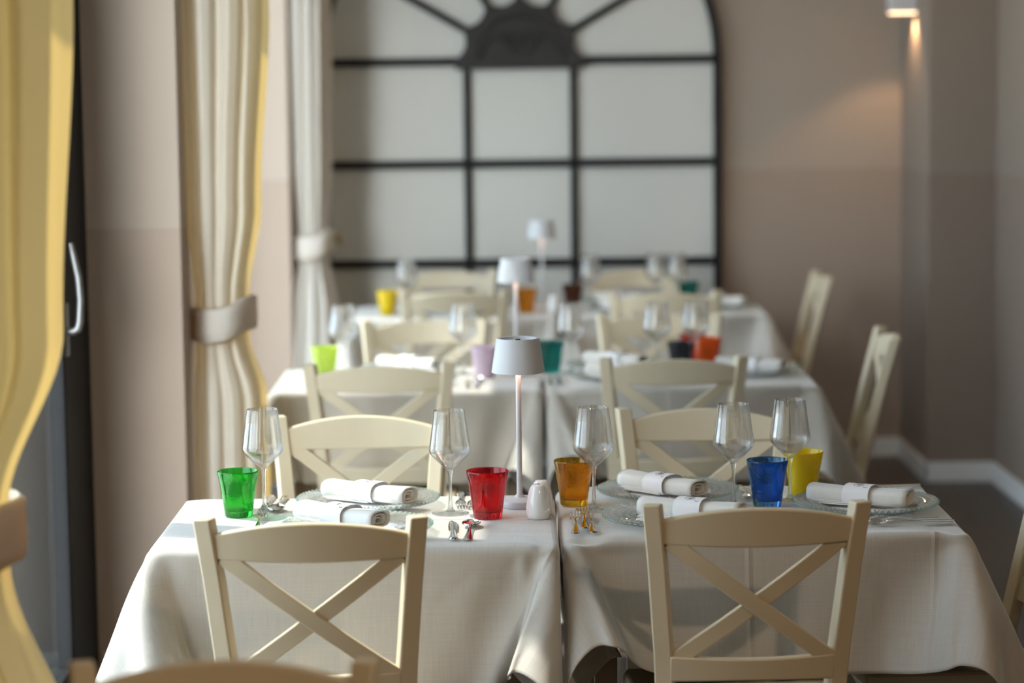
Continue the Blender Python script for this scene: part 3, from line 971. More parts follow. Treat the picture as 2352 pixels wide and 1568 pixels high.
DATA_L = """-1860 66 -15 -21 -21 25 60 -33 -3 -16 -22 -11 6 -8 6 9 10 11 9 9 4 2 -2 190 12 0 -133 -1 135 -2 -1 -198 -1 -6 -7 -9 -9 -13 -10 -10 -9 2 -18 40 20 10 9 57 -28 -35 -25 -10 -14
-1932 76 -11 -18 -27 -1 58 -18 2 -12 -21 -13 0 -10 11 11 12 10 9 6 3 -1 -3 196 7 2 -134 -1 134 0 -2 -199 1 -3 -5 -8 -10 -12 -13 -13 -11 4 -13 42 20 8 5 48 -39 -35 -19 -9 -9
-2015 86 -8 -14 -23 -29 46 -5 9 -8 -17 -17 -1 -14 14 14 13 10 6 4 1 -2 -3 200 5 1 -135 1 134 -2 -1 -199 0 1 -4 -5 -10 -12 -15 -14 -17 10 -12 46 20 3 1 32 -44 -30 -12 -9 -10
-2108 91 -3 -7 -17 -33 3 11 13 1 -15 -15 -5 -19 19 16 13 8 5 1 -1 -2 -2 203 2 1 -135 1 133 1 -3 -200 1 1 -1 -4 -6 -12 -16 -18 -18 12 -8 48 17 -2 -7 16 -45 -19 -9 -16 -11
-2201 90 1 1 -8 -22 -34 5 19 7 -8 -12 -7 -25 23 18 12 4 3 0 -2 -2 1 203 0 0 -133 0 133 1 -2 -201 0 2 0 -2 -3 -10 -15 -22 -20 16 -5 47 13 -12 -12 -4 -33 -14 -18 -15 -10
-2270 79 4 5 4 -5 -27 -42 26 12 -1 -5 -8 -30 25 19 8 3 0 -1 -2 0 2 201 1 -1 -133 0 134 -1 0 -201 -1 0 2 -1 0 -6 -13 -22 -25 17 2 43 1 -21 -18 -15 -25 -21 -15 -7 -4
-2271 56 5 8 7 8 -4 -43 8 5 5 3 -3 -34 26 16 4 -1 0 0 -2 2 0 202 -1 1 -134 0 134 -1 0 -200 -1 -1 0 1 1 -3 -3 -19 -35 17 8 31 -12 -30 -19 -30 -22 -13 -5 3 0
-2187 38 2 3 7 9 13 -31 4 1 1 12 14 -25 -2 22 -5 2 1 0 0 1 -1 202 0 0 -134 0 134 -1 1 -201 -1 0 -1 1 -1 -4 2 -1 -47 38 -15 15 -32 -35 -14 -43 6 2 3 2 2
-2125 34 1 1 2 7 10 -21 4 4 2 13 19 -27 12 5 -3 3 0 1 0 0 0 200 2 -2 -133 0 134 0 0 -202 1 0 -1 -2 2 -3 -3 7 -39 35 -27 1 -36 -35 -8 -27 10 3 4 2 2
-2059 33 0 0 0 1 4 -15 5 5 4 11 26 -8 -4 3 0 2 0 0 0 0 0 201 0 0 -134 0 134 0 -1 -200 0 0 -1 1 -4 3 -4 6 -21 19 -43 1 -39 -39 17 -21 7 4 4 0 3
-1993 33 0 -1 0 -2 0 -14 0 5 15 -27 64 1 -6 0 -1 0 1 -1 0 0 0 201 0 0 -134 0 134 0 0 -201 0 0 -1 1 -1 1 -3 5 5 -6 -84 44 -51 -23 12 -14 6 2 2 2 0
-1927 33 0 -1 0 -2 -1 -16 -19 16 23 -42 71 7 5 -5 -2 1 -1 1 -1 0 0 201 1 -1 -134 0 134 0 0 -201 0 -1 1 1 -1 0 1 1 8 -9 -70 5 -3 -24 -21 9 0 -1 2 0 1
-1861 32 0 -1 -1 -3 -4 -18 -4 1 -11 4 67 7 1 -2 0 -1 0 1 -1 0 0 202 -1 0 -134 0 134 0 0 -201 0 0 1 -1 0 1 0 0 4 0 -69 -9 6 2 -16 -15 -5 -2 2 -1 1
-1797 30 -1 -3 -3 -5 -10 -10 -5 -11 2 33 44 9 -2 -1 1 -1 1 -1 0 0 1 200 0 1 -135 0 134 0 0 -201 0 1 -1 0 0 1 -1 1 3 -1 -71 -3 20 -17 -2 -8 -10 -9 -1 -1 -1
-1635 0 -3 -3 -3 -1 0 2 -1 0 6 21 46 4 -1 0 0 0 0 0 0 0 0 201 0 1 -135 0 134 1 -1 -201 0 0 0 0 0 0 0 0 1 -2 -57 -8 2 -17 2 14 0 -4 1 -2 -3
-1725 -8 3 2 5 5 4 -4 1 -5 -3 21 44 3 -1 0 0 0 0 0 0 0 0 201 0 0 -134 0 134 1 -1 -201 0 0 0 -1 1 0 0 0 0 -2 -55 -9 1 -2 -8 -27 6 3 5 2 2
-1771 11 1 -1 0 -2 -1 -5 0 -2 -2 24 43 2 -1 0 0 -1 1 0 0 0 0 201 0 0 -134 0 134 1 -1 -201 -1 1 0 0 0 0 -1 1 0 -2 -56 -8 -1 2 0 0 -3 -8 -6 -5 -2
-1748 8 0 -1 -1 -1 1 -4 1 -3 0 24 43 0 0 0 0 0 0 0 0 -1 1 201 1 -1 -134 0 134 0 0 -201 0 0 0 0 -1 1 -1 1 1 -4 -55 -9 0 0 -1 0 1 3 -1 -6 -8
-1773 12 3 -3 -2 -2 -1 -4 0 -3 0 25 42 1 -1 0 -1 1 0 0 0 0 0 201 0 0 -134 1 133 0 0 -201 0 0 -1 1 0 0 -1 1 0 -3 -56 -9 3 -2 0 0 3 -1 -3 -4 2
-1745 -6 3 3 4 5 5 -5 0 -6 -1 25 41 0 -2 1 0 0 0 0 0 0 0 201 0 0 -134 1 133 0 0 -201 0 0 0 0 0 -1 1 0 0 -4 -57 -7 8 -17 1 -7 4 2 2 1 1
-1625 -6 -2 -1 -2 0 -1 3 1 2 8 25 41 -1 0 0 0 0 0 0 0 0 0 202 -1 0 -134 0 135 -1 1 -202 0 0 0 0 0 0 0 0 1 -7 -60 0 4 -5 1 -4 -15 -6 -6 -5 -3
-1754 23 -2 -2 -4 -4 -9 -8 0 0 0 10 67 -1 -2 -1 0 1 -1 0 1 -1 0 201 1 -1 -134 0 135 -1 1 -202 0 0 0 1 -1 0 2 1 4 -14 -81 36 -11 -41 -4 -8 4 -2 -2 -1 1
-1814 25 -1 0 -2 -2 -4 -11 -12 12 -12 6 76 -4 -4 2 -1 -1 0 0 0 1 -1 201 0 1 -135 0 134 0 1 -202 0 0 1 -1 0 1 1 1 7 -18 -81 32 -18 -33 -13 -4 7 0 1 0 0
-1879 26 -1 0 -1 -1 -3 -13 -8 3 27 -24 70 2 -7 -4 2 0 -1 0 0 0 0 202 -1 0 -134 0 134 1 -1 -201 0 0 0 0 1 0 1 -3 22 -32 -84 43 -27 -33 -13 -12 11 5 1 1 0
-1945 26 -1 -1 0 0 -2 -12 5 8 20 -23 54 1 -4 -5 2 -2 1 0 0 0 0 201 0 0 -134 1 133 0 0 -201 0 0 0 0 0 0 0 0 15 -18 -91 47 -44 -32 15 -24 3 3 2 0 2
-2011 25 0 0 1 1 6 -11 8 6 5 19 13 -15 6 1 2 0 0 -1 1 0 0 201 0 0 -134 0 134 0 0 -201 0 0 0 0 0 -3 -3 6 -12 8 -67 -2 31 -53 -19 -16 -3 2 1 2 1
-2078 26 0 3 3 7 13 -18 7 5 6 8 15 -32 24 -7 7 -4 4 -1 1 0 -1 202 0 0 -134 0 134 0 0 -201 0 0 -1 1 -3 -1 5 -14 -13 28 -48 -9 -11 -1 -23 -39 -9 3 2 1 0
-2143 28 3 6 7 11 17 -29 6 3 3 3 -4 -2 10 -1 4 -1 -1 4 -1 0 1 201 0 0 -134 0 134 0 -1 -200 0 0 -1 -1 -1 1 -2 -27 4 30 -38 -2 -23 -10 -4 -35 -19 -7 -1 1 2
-2258 45 8 9 11 11 11 -43 5 2 -7 -17 -2 13 19 1 0 -1 -9 9 1 1 -1 201 1 -1 -133 0 134 0 -1 -200 0 -2 2 -1 0 -3 -14 -25 -2 37 -18 10 -23 -24 -5 -3 -24 -21 -11 -5 -1
-2313 72 7 6 4 -1 14 -44 3 -6 -17 -19 4 19 20 5 0 -4 -8 6 4 2 0 199 1 1 -134 0 134 -1 0 -200 -1 1 0 -2 -2 -10 -16 -23 1 31 -7 24 -14 -26 -17 -7 -2 -16 -19 -13 -7
-2283 90 4 3 -11 -20 41 -46 -3 -12 -24 -20 24 13 19 7 2 -3 -9 2 6 3 1 199 1 1 -134 0 133 1 -1 -201 1 0 -2 -3 -6 -12 -15 -19 -3 29 -5 35 -4 -22 -16 -18 -6 -1 -13 -16 -11
-2207 95 -1 -9 -23 10 44 -58 -7 -18 -22 -15 29 10 17 12 3 -3 -6 -6 8 4 3 199 1 1 -135 1 134 -1 0 -200 -1 -1 -3 -5 -8 -12 -14 -17 -3 25 -6 41 4 -15 -13 -8 -31 1 -2 -9 -14
-2124 91 -7 -17 -18 41 29 -68 -11 -17 -20 -9 30 7 16 13 7 -2 -6 -8 5 6 4 200 1 0 -133 0 134 -1 0 -201 -2 -1 -6 -6 -8 -12 -14 -12 -5 22 -7 41 11 -8 -10 10 -45 -15 1 0 -9
-2049 82 -10 -23 10 45 10 -72 -14 -14 -16 -1 26 3 16 15 8 1 -6 -10 3 7 4 203 -1 2 -135 1 133 0 -1 -202 -2 -3 -6 -8 -8 -11 -11 -11 -5 18 -11 43 15 -4 -3 24 -47 -28 -7 0 -2
-1983 73 -12 -16 23 46 -13 -71 -12 -12 -8 4 20 0 16 14 11 4 -6 -12 2 7 4 204 1 0 -134 1 133 -1 -4 -199 -4 -5 -6 -7 -9 -11 -8 -8 -7 15 -13 42 16 2 0 39 -46 -35 -13 -6 0
-1430 -39 -18 -18 -14 13 64 43 24 12 3 -2 4 -3 1 2 -1 -132 -7 88 -6 -17 -15 -58 93 -16 -8 -2 3 6 28 -28 -15 -13 19 84 -60 -84 1 6 -14 -29 -55 117 74 -62 -32 -18 61 41 22 13 4
-1373 -44 3 -21 -24 -3 52 55 26 18 7 1 2 -4 3 1 -50 -110 90 17 -14 -15 -12 -38 80 -24 0 -3 2 4 26 -18 -13 -13 -9 36 49 -80 -45 4 -27 -12 -29 110 51 -94 11 -1 59 33 19 2 1
-1324 -40 -2 -5 -26 -20 34 63 27 23 12 5 2 -6 5 -5 -120 23 51 -11 -13 -12 -11 -15 59 -21 0 -2 0 5 18 -7 -8 -12 -12 -6 47 4 -70 -23 -32 10 -16 106 -13 -45 18 16 51 28 4 1 4
-1298 -26 -8 -14 -2 -31 4 65 28 27 17 11 3 -6 4 -51 -74 66 2 -13 -12 -10 -4 3 34 -16 1 -1 -1 4 4 13 -6 -11 -11 -12 0 42 -34 -50 -35 23 -8 99 -67 8 21 29 43 11 0 5 5
-1274 -30 6 -1 -18 -21 -19 57 27 28 22 17 7 -6 -5 -93 24 22 -11 -11 -9 -9 5 12 14 -10 1 -1 -1 3 -6 21 1 -7 -10 -12 -12 9 13 -50 -38 28 1 56 -48 27 21 44 20 1 8 3 -5
-1202 -47 6 6 12 -15 -32 28 26 30 23 22 15 -4 -40 -47 30 -4 -10 -7 -13 3 7 17 -4 -2 -1 -1 1 1 -11 18 6 4 -9 -9 -12 -13 7 -18 -42 26 14 2 2 31 19 43 2 9 -1 -4 -12
-1083 -56 1 2 4 6 -2 18 4 13 27 25 27 -9 -50 -1 -8 1 -3 -9 -10 9 7 13 -9 0 1 -3 1 0 -8 11 4 8 -1 -5 -7 -19 -6 0 -44 18 17 -4 29 28 9 32 7 -8 -8 3 3
-980 -46 -3 -2 -3 -1 2 29 3 2 7 28 25 -21 20 -40 -16 27 -8 -11 -2 7 5 0 -2 -1 1 0 0 -1 -2 2 1 6 1 4 -12 -31 58 -49 -36 28 1 22 30 5 6 20 5 1 2 2 -1
-955 -39 -1 -4 -3 -4 -2 27 2 2 6 16 21 15 -25 -26 15 10 -15 1 2 2 0 -1 1 0 -1 2 -2 0 1 0 0 1 1 2 6 -39 60 -43 -36 23 5 26 19 4 -7 39 1 0 0 -1 0
-951 -33 0 -3 -1 -3 -4 20 -1 1 4 7 13 17 -20 2 4 -4 1 -1 1 0 0 -1 1 0 0 0 0 -1 1 -1 1 1 0 -1 0 -11 32 -25 -9 -5 7 24 1 19 -1 30 -1 -1 -2 -2 -1
-948 -32 1 1 2 -1 -2 15 -1 -5 0 3 10 10 1 2 -2 -2 1 -1 0 0 0 -1 0 0 0 1 -2 1 0 0 1 -1 0 1 -3 3 -7 1 -7 14 25 -15 3 19 0 24 -3 -1 -1 -3 0
-937 -33 1 3 3 1 3 12 14 -15 -6 11 -9 13 7 -3 -1 -1 0 0 0 0 -1 0 -1 1 0 0 -1 0 0 1 0 1 -1 0 0 -2 0 0 -6 10 13 2 -9 7 31 -4 3 4 -3 -126 105
-926 -30 3 14 -6 2 3 7 1 0 0 -1 2 4 0 1 1 -1 0 0 0 0 -1 0 -1 1 0 0 -1 0 0 1 1 -1 0 0 0 -1 0 -1 3 3 -2 11 -2 -5 0 19 12 7 -2 -90 73
-905 -24 4 3 4 2 6 5 -2 -1 -2 0 0 4 1 0 0 0 0 0 0 0 -1 0 0 -1 1 0 -1 0 0 1 0 0 0 0 0 0 0 -1 0 3 3 2 4 -5 -3 2 15 -15 12 2 2
-701 -3 -1 0 -1 0 1 0 1 0 1 1 0 0 0 0 1 0 0 -1 1 0 -1 0 0 -1 1 0 -1 0 0 1 0 0 1 -1 0 0 -1 1 1 1 0 1 1 -1 0 6 1 -3 1 -1 0
-450 -3 -1 2 1 0 -1 1 0 1 -1 0 1 -1 0 0 1 0 -1 1 -1 1 0 -2 1 -1 1 0 -1 0 0 1 1 -1 0 0 1 -1 0 0 1 0 0 0 1 -1 0 5 -2 0 -1 -1 0
-184 -1 -1 1 0 0 0 0 0 1 -1 1 -1 1 -1 1 -1 1 -1 1 -1 1 -1 0 -1 0 2 -1 -1 0 0 1 0 1 -1 0 1 -1 0 1 0 -1 1 -1 1 -1 1 -1 -1 1 0 2 0
19 -1 0 0 0 -1 1 1 -1 1 -1 1 0 -1 1 -1 1 -1 1 -1 1 -1 1 -2 0 1 0 0 -1 0 0 2 -1 0 1 -1 1 -1 0 1 -1 1 -1 0 1 -1 0 0 -1 1 -1 1 0
220 0 0 -1 0 0 0 1 0 -1 1 -1 1 0 -1 1 -1 1 -1 1 -1 1 -1 0 -1 0 1 0 -1 1 -1 1 1 -1 1 -1 1 -1 0 1 -1 0 0 1 -1 0 0 -1 1 -1 1 0 -1
487 1 0 -1 0 -1 0 2 -2 1 0 0 0 0 -1 1 -1 1 -1 1 -1 1 -1 -1 0 0 1 1 -2 0 0 2 0 -1 1 -1 1 -1 1 -1 0 0 0 0 -1 0 0 -2 2 -1 0 1 1
728 3 0 1 0 0 1 -2 -1 0 -1 -1 0 1 -1 -1 0 1 -1 0 1 -1 0 -1 0 0 2 -1 -1 0 1 0 1 0 0 -1 1 0 -1 1 -2 0 0 -1 -1 1 0 1 1 -1 -1 -2 -2
953 17 -2 -2 -4 -2 -4 -3 -1 5 2 -3 2 -5 -1 0 0 0 0 0 1 -1 0 -1 0 0 2 -1 -1 0 1 0 1 0 0 0 0 1 -1 0 -3 0 -4 0 -1 -2 -4 -3 1 -3 -2 0 -1
984 22 -1 -3 -2 -3 -4 -7 -3 6 1 -3 1 -3 -2 -1 1 0 0 0 0 0 1 -2 0 1 0 0 -1 0 1 0 1 0 0 0 0 1 0 -3 2 -4 -5 1 -6 4 -6 -5 -1 0 -1 0 0
1004 25 -3 0 -3 0 -4 -10 -8 9 13 5 -20 -10 3 0 2 0 0 0 0 1 -1 -1 0 1 0 0 -1 0 0 2 0 -1 1 0 0 1 3 0 -6 -10 1 -3 1 4 -1 -13 -2 1 0 -1 1
1021 24 -2 -4 1 4 3 -13 4 4 -3 8 -22 -9 0 0 2 1 1 0 1 -1 1 -1 0 0 0 1 -1 0 -1 3 -2 1 0 1 1 0 0 0 4 -18 -5 0 0 12 -4 -14 -1 0 -1 1 -1
1032 18 4 2 5 5 8 -18 0 -2 -5 -30 9 -6 9 5 2 -6 0 -2 2 0 0 0 -1 1 0 0 0 -1 0 1 -1 1 -1 0 4 -6 1 11 8 -22 -2 -15 4 2 11 -18 3 -1 -1 0 -2
1035 22 5 7 6 7 4 -25 -4 -4 -12 -18 -5 -35 54 17 -27 23 -11 -4 -5 3 0 1 1 -2 2 -1 0 -2 1 1 1 -1 -2 -2 21 -34 19 29 17 -38 -15 -20 5 -3 3 -9 21 -6 -2 -1 -2
1051 29 9 6 6 3 -1 -30 -4 -8 -15 -22 -24 24 19 23 -30 34 -1 -13 -9 -6 6 1 2 0 0 0 0 -2 2 2 -2 -3 -2 3 9 -11 28 31 -9 -25 -21 -20 -4 2 -8 -14 17 13 6 -5 -2
1121 51 4 0 -2 -5 -10 -24 -8 -15 -22 -23 -9 14 33 29 -12 15 20 -18 -13 -12 -4 -3 13 -2 2 0 -1 0 5 -3 -4 -4 3 5 9 15 20 13 -1 -14 -28 -24 -13 -4 1 -29 4 11 11 8 5
1239 55 -4 -4 -5 2 -14 -27 -13 -19 -22 -12 -3 14 26 22 11 15 16 -11 -13 -12 -11 -18 25 -2 2 1 -2 1 9 -11 -2 3 6 9 12 15 13 6 0 -7 -19 -27 -18 -11 -3 -27 -1 1 8 8 6
1343 41 -7 -7 21 21 -49 -32 -16 -17 -16 -5 0 12 19 21 19 16 17 -4 -11 -13 -12 -31 26 2 3 -1 -1 3 7 -10 4 6 8 10 12 11 9 2 0 -2 -13 -22 -20 -17 -8 -30 -1 0 0 5 5
1393 31 3 15 23 -9 -64 -26 -16 -13 -9 -1 0 9 15 20 21 20 15 7 -10 -14 -12 -35 18 4 5 0 -3 6 8 -7 8 8 7 10 9 9 5 2 -1 -1 -7 -16 -20 -18 -13 -34 -4 0 0 0 2
1430 40 12 16 11 -32 -75 -13 -13 -8 -4 0 0 6 13 17 22 23 17 11 -6 -12 -13 -33 3 7 8 0 -6 11 15 -7 8 6 9 8 8 5 4 0 0 0 -4 -11 -17 -18 -15 -35 -12 -1 0 -1 1
1484 53 11 16 -7 -47 -82 4 -9 -3 -3 1 0 4 10 16 21 24 21 15 -4 -11 -11 -27 -9 0 12 1 -7 17 27 -14 5 8 7 7 6 4 3 -2 1 0 -2 -7 -14 -15 -17 -31 -23 -4 0 0 0
1552 62 11 9 -16 -66 -82 21 -3 -2 -1 1 0 3 7 13 22 23 26 18 -3 -9 -9 -18 -17 -8 8 2 -9 33 39 -32 8 7 5 7 4 3 2 -1 -1 1 0 -6 -9 -14 -15 -26 -32 -10 -1 0 -1
1411 96 2 -1 0 0 -14 -58 -14 -15 -8 -11 2 1 3 2 3 5 2 3 2 1 -2 0 -2 2 0 1 -2 0 -1 3 2 2 4 5 3 5 4 3 2 1 -2 -5 -9 -12 -15 -52 -36 -14 -5 -1 -1
1505 96 1 0 1 -1 -8 -57 -14 -15 -12 -12 0 1 3 4 4 3 4 1 1 1 -2 0 -1 0 1 1 -2 0 0 1 1 2 3 5 3 6 5 3 3 1 -4 -6 -11 -16 -16 -58 -29 -9 -2 0 0
1601 95 1 0 2 0 -4 -56 -13 -16 -13 -15 -1 0 4 5 5 2 3 1 1 -1 -1 0 -1 0 1 1 -2 0 0 1 0 2 1 4 5 5 6 5 3 0 -5 -9 -14 -18 -15 -65 -20 -3 -2 1 1
1697 95 0 1 0 2 -2 -53 -10 -16 -16 -16 -3 -2 6 5 5 2 2 1 -1 0 -1 0 -1 0 1 1 -2 0 0 1 0 1 0 4 3 5 8 5 5 -1 -6 -14 -17 -19 -15 -67 -10 -1 0 0 2
1793 95 0 0 0 1 2 -51 -8 -14 -16 -20 -5 -3 7 6 4 2 1 -1 0 0 -1 0 -1 0 2 -1 -1 0 0 2 -1 0 0 2 2 6 7 7 7 -2 -10 -18 -21 -18 -12 -67 -2 0 1 1 1
1884 98 -1 -2 -1 1 2 -49 -4 -11 -16 -20 -10 -4 8 6 3 1 -1 0 0 0 0 -2 0 1 0 0 -1 0 1 0 0 0 0 1 0 4 7 8 11 -4 -15 -24 -21 -19 -4 -64 1 2 1 1 1
1947 108 -2 -3 -4 -3 -1 -47 -4 -6 -9 -23 -13 -8 11 3 2 0 -1 0 0 0 0 -2 0 1 0 0 -1 0 1 0 0 0 1 -1 0 2 1 9 18 -4 -26 -29 -19 -10 -2 -58 1 3 1 -1 -1
1960 121 -3 -1 -5 -4 -6 -54 -2 -4 -3 -19 -16 -12 6 3 -1 1 0 -1 0 0 0 -2 1 -1 1 0 -1 0 1 0 0 0 1 -1 1 -3 -1 5 29 -18 -30 -32 -11 1 2 -55 -1 -1 -1 -2 1
1951 124 -1 -1 -3 -3 -5 -58 -3 -4 -4 -16 -11 -27 21 -9 1 0 0 -1 0 0 -1 0 0 -1 1 0 -1 1 -1 1 1 -1 0 0 1 -2 -4 1 31 -28 -28 -27 -5 7 3 -62 -2 -2 -2 0 0
1936 126 0 -1 -1 -2 -1 -63 -2 -4 -4 -10 -13 -25 8 -8 1 0 -1 1 -1 -1 1 -2 1 -1 1 0 -1 0 0 2 0 -1 0 0 1 -1 -5 0 8 -20 -15 -29 -1 18 -9 -63 -3 -2 0 -1 -1
1919 127 -1 0 1 -1 -1 -62 0 -4 -12 25 -51 -9 -11 -4 2 2 -2 1 0 0 -1 1 -2 1 1 -1 0 0 0 0 0 1 1 -2 3 -7 13 -51 84 -73 -43 9 4 18 -12 -65 -3 -1 0 -1 0
1903 126 0 1 0 1 0 -64 3 -2 -11 16 -62 10 -26 8 2 -3 2 -1 0 0 0 0 1 -1 0 0 0 0 0 0 0 1 -1 -1 2 -2 3 -22 31 -44 -43 4 3 5 19 -82 1 1 -2 1 -2
1889 127 0 1 1 1 1 -64 -2 3 -6 7 -63 -2 -6 8 -9 4 0 0 0 -1 -1 1 -1 2 -1 0 0 1 3 -3 0 0 0 0 -3 4 -11 -14 36 -13 -89 18 3 1 2 -64 2 0 1 -1 0
1878 128 2 0 1 2 0 -65 -2 1 0 -4 -52 -12 2 6 -12 4 1 0 0 0 0 -1 2 -1 0 0 0 0 2 -2 1 0 -1 1 -1 3 -22 15 14 -13 -73 7 3 -2 2 -68 2 3 0 1 -1
1868 134 1 -1 -1 1 0 -68 1 -1 2 -8 -54 -4 -2 1 -2 0 1 0 0 0 0 0 0 0 0 0 0 0 0 0 0 0 0 0 0 -2 -3 2 12 -17 -57 -3 1 1 0 -68 1 -1 0 0 0
1871 134 0 0 0 0 0 -68 1 -1 2 -9 -55 -3 -1 1 -2 1 0 0 0 0 0 0 0 0 0 0 0 0 0 0 0 0 0 0 0 -1 -1 3 3 -15 -53 -4 1 0 1 -63 -2 -1 0 -1 0
1874 134 -1 1 -1 1 0 -67 0 0 0 -9 -55 -3 1 0 -2 1 0 0 0 0 0 0 0 0 0 0 0 0 0 0 0 0 0 0 0 0 -1 2 0 -12 -54 -3 1 0 0 -67 0 1 -1 2 -1
1874 134 0 0 -1 1 0 -67 0 0 1 -10 -56 -2 0 1 -2 1 0 0 0 0 0 0 0 0 0 0 0 0 0 0 0 0 0 0 0 0 0 0 0 -12 -53 -3 1 0 0 -67 0 0 0 0 0
1877 134 -1 1 -1 1 0 -67 0 0 0 -10 -54 -5 3 0 -2 1 0 0 0 0 0 0 0 0 0 0 0 0 0 0 0 0 0 0 0 0 0 0 -1 -12 -52 -3 1 0 0 -67 0 0 0 0 0
1879 134 0 0 0 0 -1 -66 -1 1 0 -11 -54 -3 1 1 -2 1 0 0 0 0 0 0 0 0 0 0 0 0 0 0 0 0 0 0 0 0 -2 3 -2 -13 -53 0 -1 2 0 -68 1 -1 1 -1 0
1881 134 0 -1 1 -1 1 -68 1 0 0 -11 -55 -2 2 0 -3 2 0 0 0 0 0 0 0 0 0 0 0 0 0 0 0 0 0 1 -1 -1 -4 3 5 -18 -53 0 1 0 -1 -66 1 2 0 2 0
1882 131 0 2 0 0 1 -67 -2 2 1 1 -72 -5 10 4 -7 0 1 0 -1 1 0 -1 1 0 0 0 0 0 0 0 0 0 1 -1 1 -1 -5 -6 19 -27 -58 9 -1 14 3 -69 -2 0 1 -1 0
1888 130 0 1 0 1 1 -66 -3 1 3 5 -84 4 19 -10 -2 2 -2 1 -1 0 -1 0 0 -1 2 -1 2 -1 1 -2 1 -1 0 1 0 -3 0 -8 20 -27 -75 23 4 12 15 -80 -2 -1 0 0 0
1897 129 1 0 1 -1 1 -66 2 0 -12 19 -84 12 6 -9 2 -1 0 0 1 -1 0 0 0 0 -1 1 -1 1 0 0 0 0 1 -1 -1 0 6 -17 11 -50 -26 5 7 13 16 -78 -4 -3 1 -1 0
1908 130 0 0 0 -1 -1 -63 -2 -4 -16 19 -44 -7 -11 -4 3 0 2 -1 1 -1 0 1 0 0 0 -1 2 -1 0 -1 1 -1 1 0 -1 3 -2 -47 82 -82 -32 7 11 17 -10 -62 -1 -3 1 -1 -1
1920 130 0 0 -2 -2 -3 -65 -2 -5 -7 -29 6 -12 -4 -1 0 -3 0 -1 1 0 -1 2 -1 1 -1 0 0 1 -1 0 -2 2 -1 0 0 -1 -2 -3 14 -49 -10 -13 -1 5 12 -65 -1 -2 0 -1 -1
1931 130 -1 -3 -2 -4 -8 -60 -3 -5 -11 -17 -8 -10 8 -4 3 -3 0 -1 -2 1 1 0 1 -1 0 -1 2 -1 0 -1 1 -1 0 0 0 -1 -3 0 34 -53 -24 -14 -3 1 5 -57 4 -4 0 0 -1
1942 127 -2 -4 -4 -7 -8 -56 -2 -7 -11 -19 -5 -3 5 -1 3 -5 1 0 -2 -1 1 1 1 -1 0 -1 2 -1 0 0 -1 0 0 0 1 -3 2 18 10 -40 -29 -17 -4 -1 -2 -52 2 0 1 0 -2
1951 115 -4 -5 -7 -5 -7 -47 -6 -8 -13 -17 2 4 2 -1 1 -2 -2 2 -1 -1 -1 1 1 1 -1 -1 2 -1 0 -1 0 0 0 0 1 3 10 12 3 -20 -33 -24 -11 -2 -1 -61 3 2 2 0 1
1919 99 -3 -3 -2 -1 -9 -47 -8 -11 -11 -12 4 4 4 0 0 -3 -1 2 -1 0 -2 0 2 1 -2 1 0 1 -1 -1 0 0 1 1 3 6 10 10 0 -14 -24 -25 -19 -7 -3 -62 1 1 1 2 1
1839 91 -1 -2 3 3 -19 -49 -9 -10 -8 -10 6 5 3 2 -2 -1 -2 0 2 -1 -1 -2 3 1 -2 1 0 0 1 -2 0 1 2 2 5 7 8 7 1 -10 -17 -24 -20 -13 -8 -63 0 0 0 2 1
1740 89 0 2 4 -4 -26 -46 -10 -8 -5 -8 6 5 3 2 0 -1 -3 0 0 2 -2 -1 2 0 -1 1 0 0 1 -2 2 1 2 5 4 7 7 4 2 -7 -13 -19 -20 -17 -10 -67 -3 -1 1 1 0
1638 90 2 2 2 -11 -33 -42 -7 -6 -2 -8 7 4 4 1 1 -1 -2 -2 1 1 0 -1 0 1 -1 1 0 0 2 -2 3 1 4 4 6 4 6 5 0 -5 -8 -17 -17 -18 -13 -68 -10 0 0 0 0
1538 92 1 3 -1 -18 -40 -34 -4 -4 -2 -5 5 4 4 2 1 -1 -2 -2 1 1 0 -1 1 -1 0 1 -1 2 3 -1 1 4 3 4 5 5 4 3 2 -4 -6 -12 -17 -16 -15 -67 -17 -3 0 0 0
1440 93 2 1 -3 -27 -45 -23 -3 -1 -1 -4 2 6 3 2 2 -1 -1 -3 0 1 2 -1 1 -3 1 0 0 3 7 -5 3 3 4 4 4 5 3 2 1 -1 -5 -10 -13 -15 -15 -64 -25 -7 -1 0 0"""
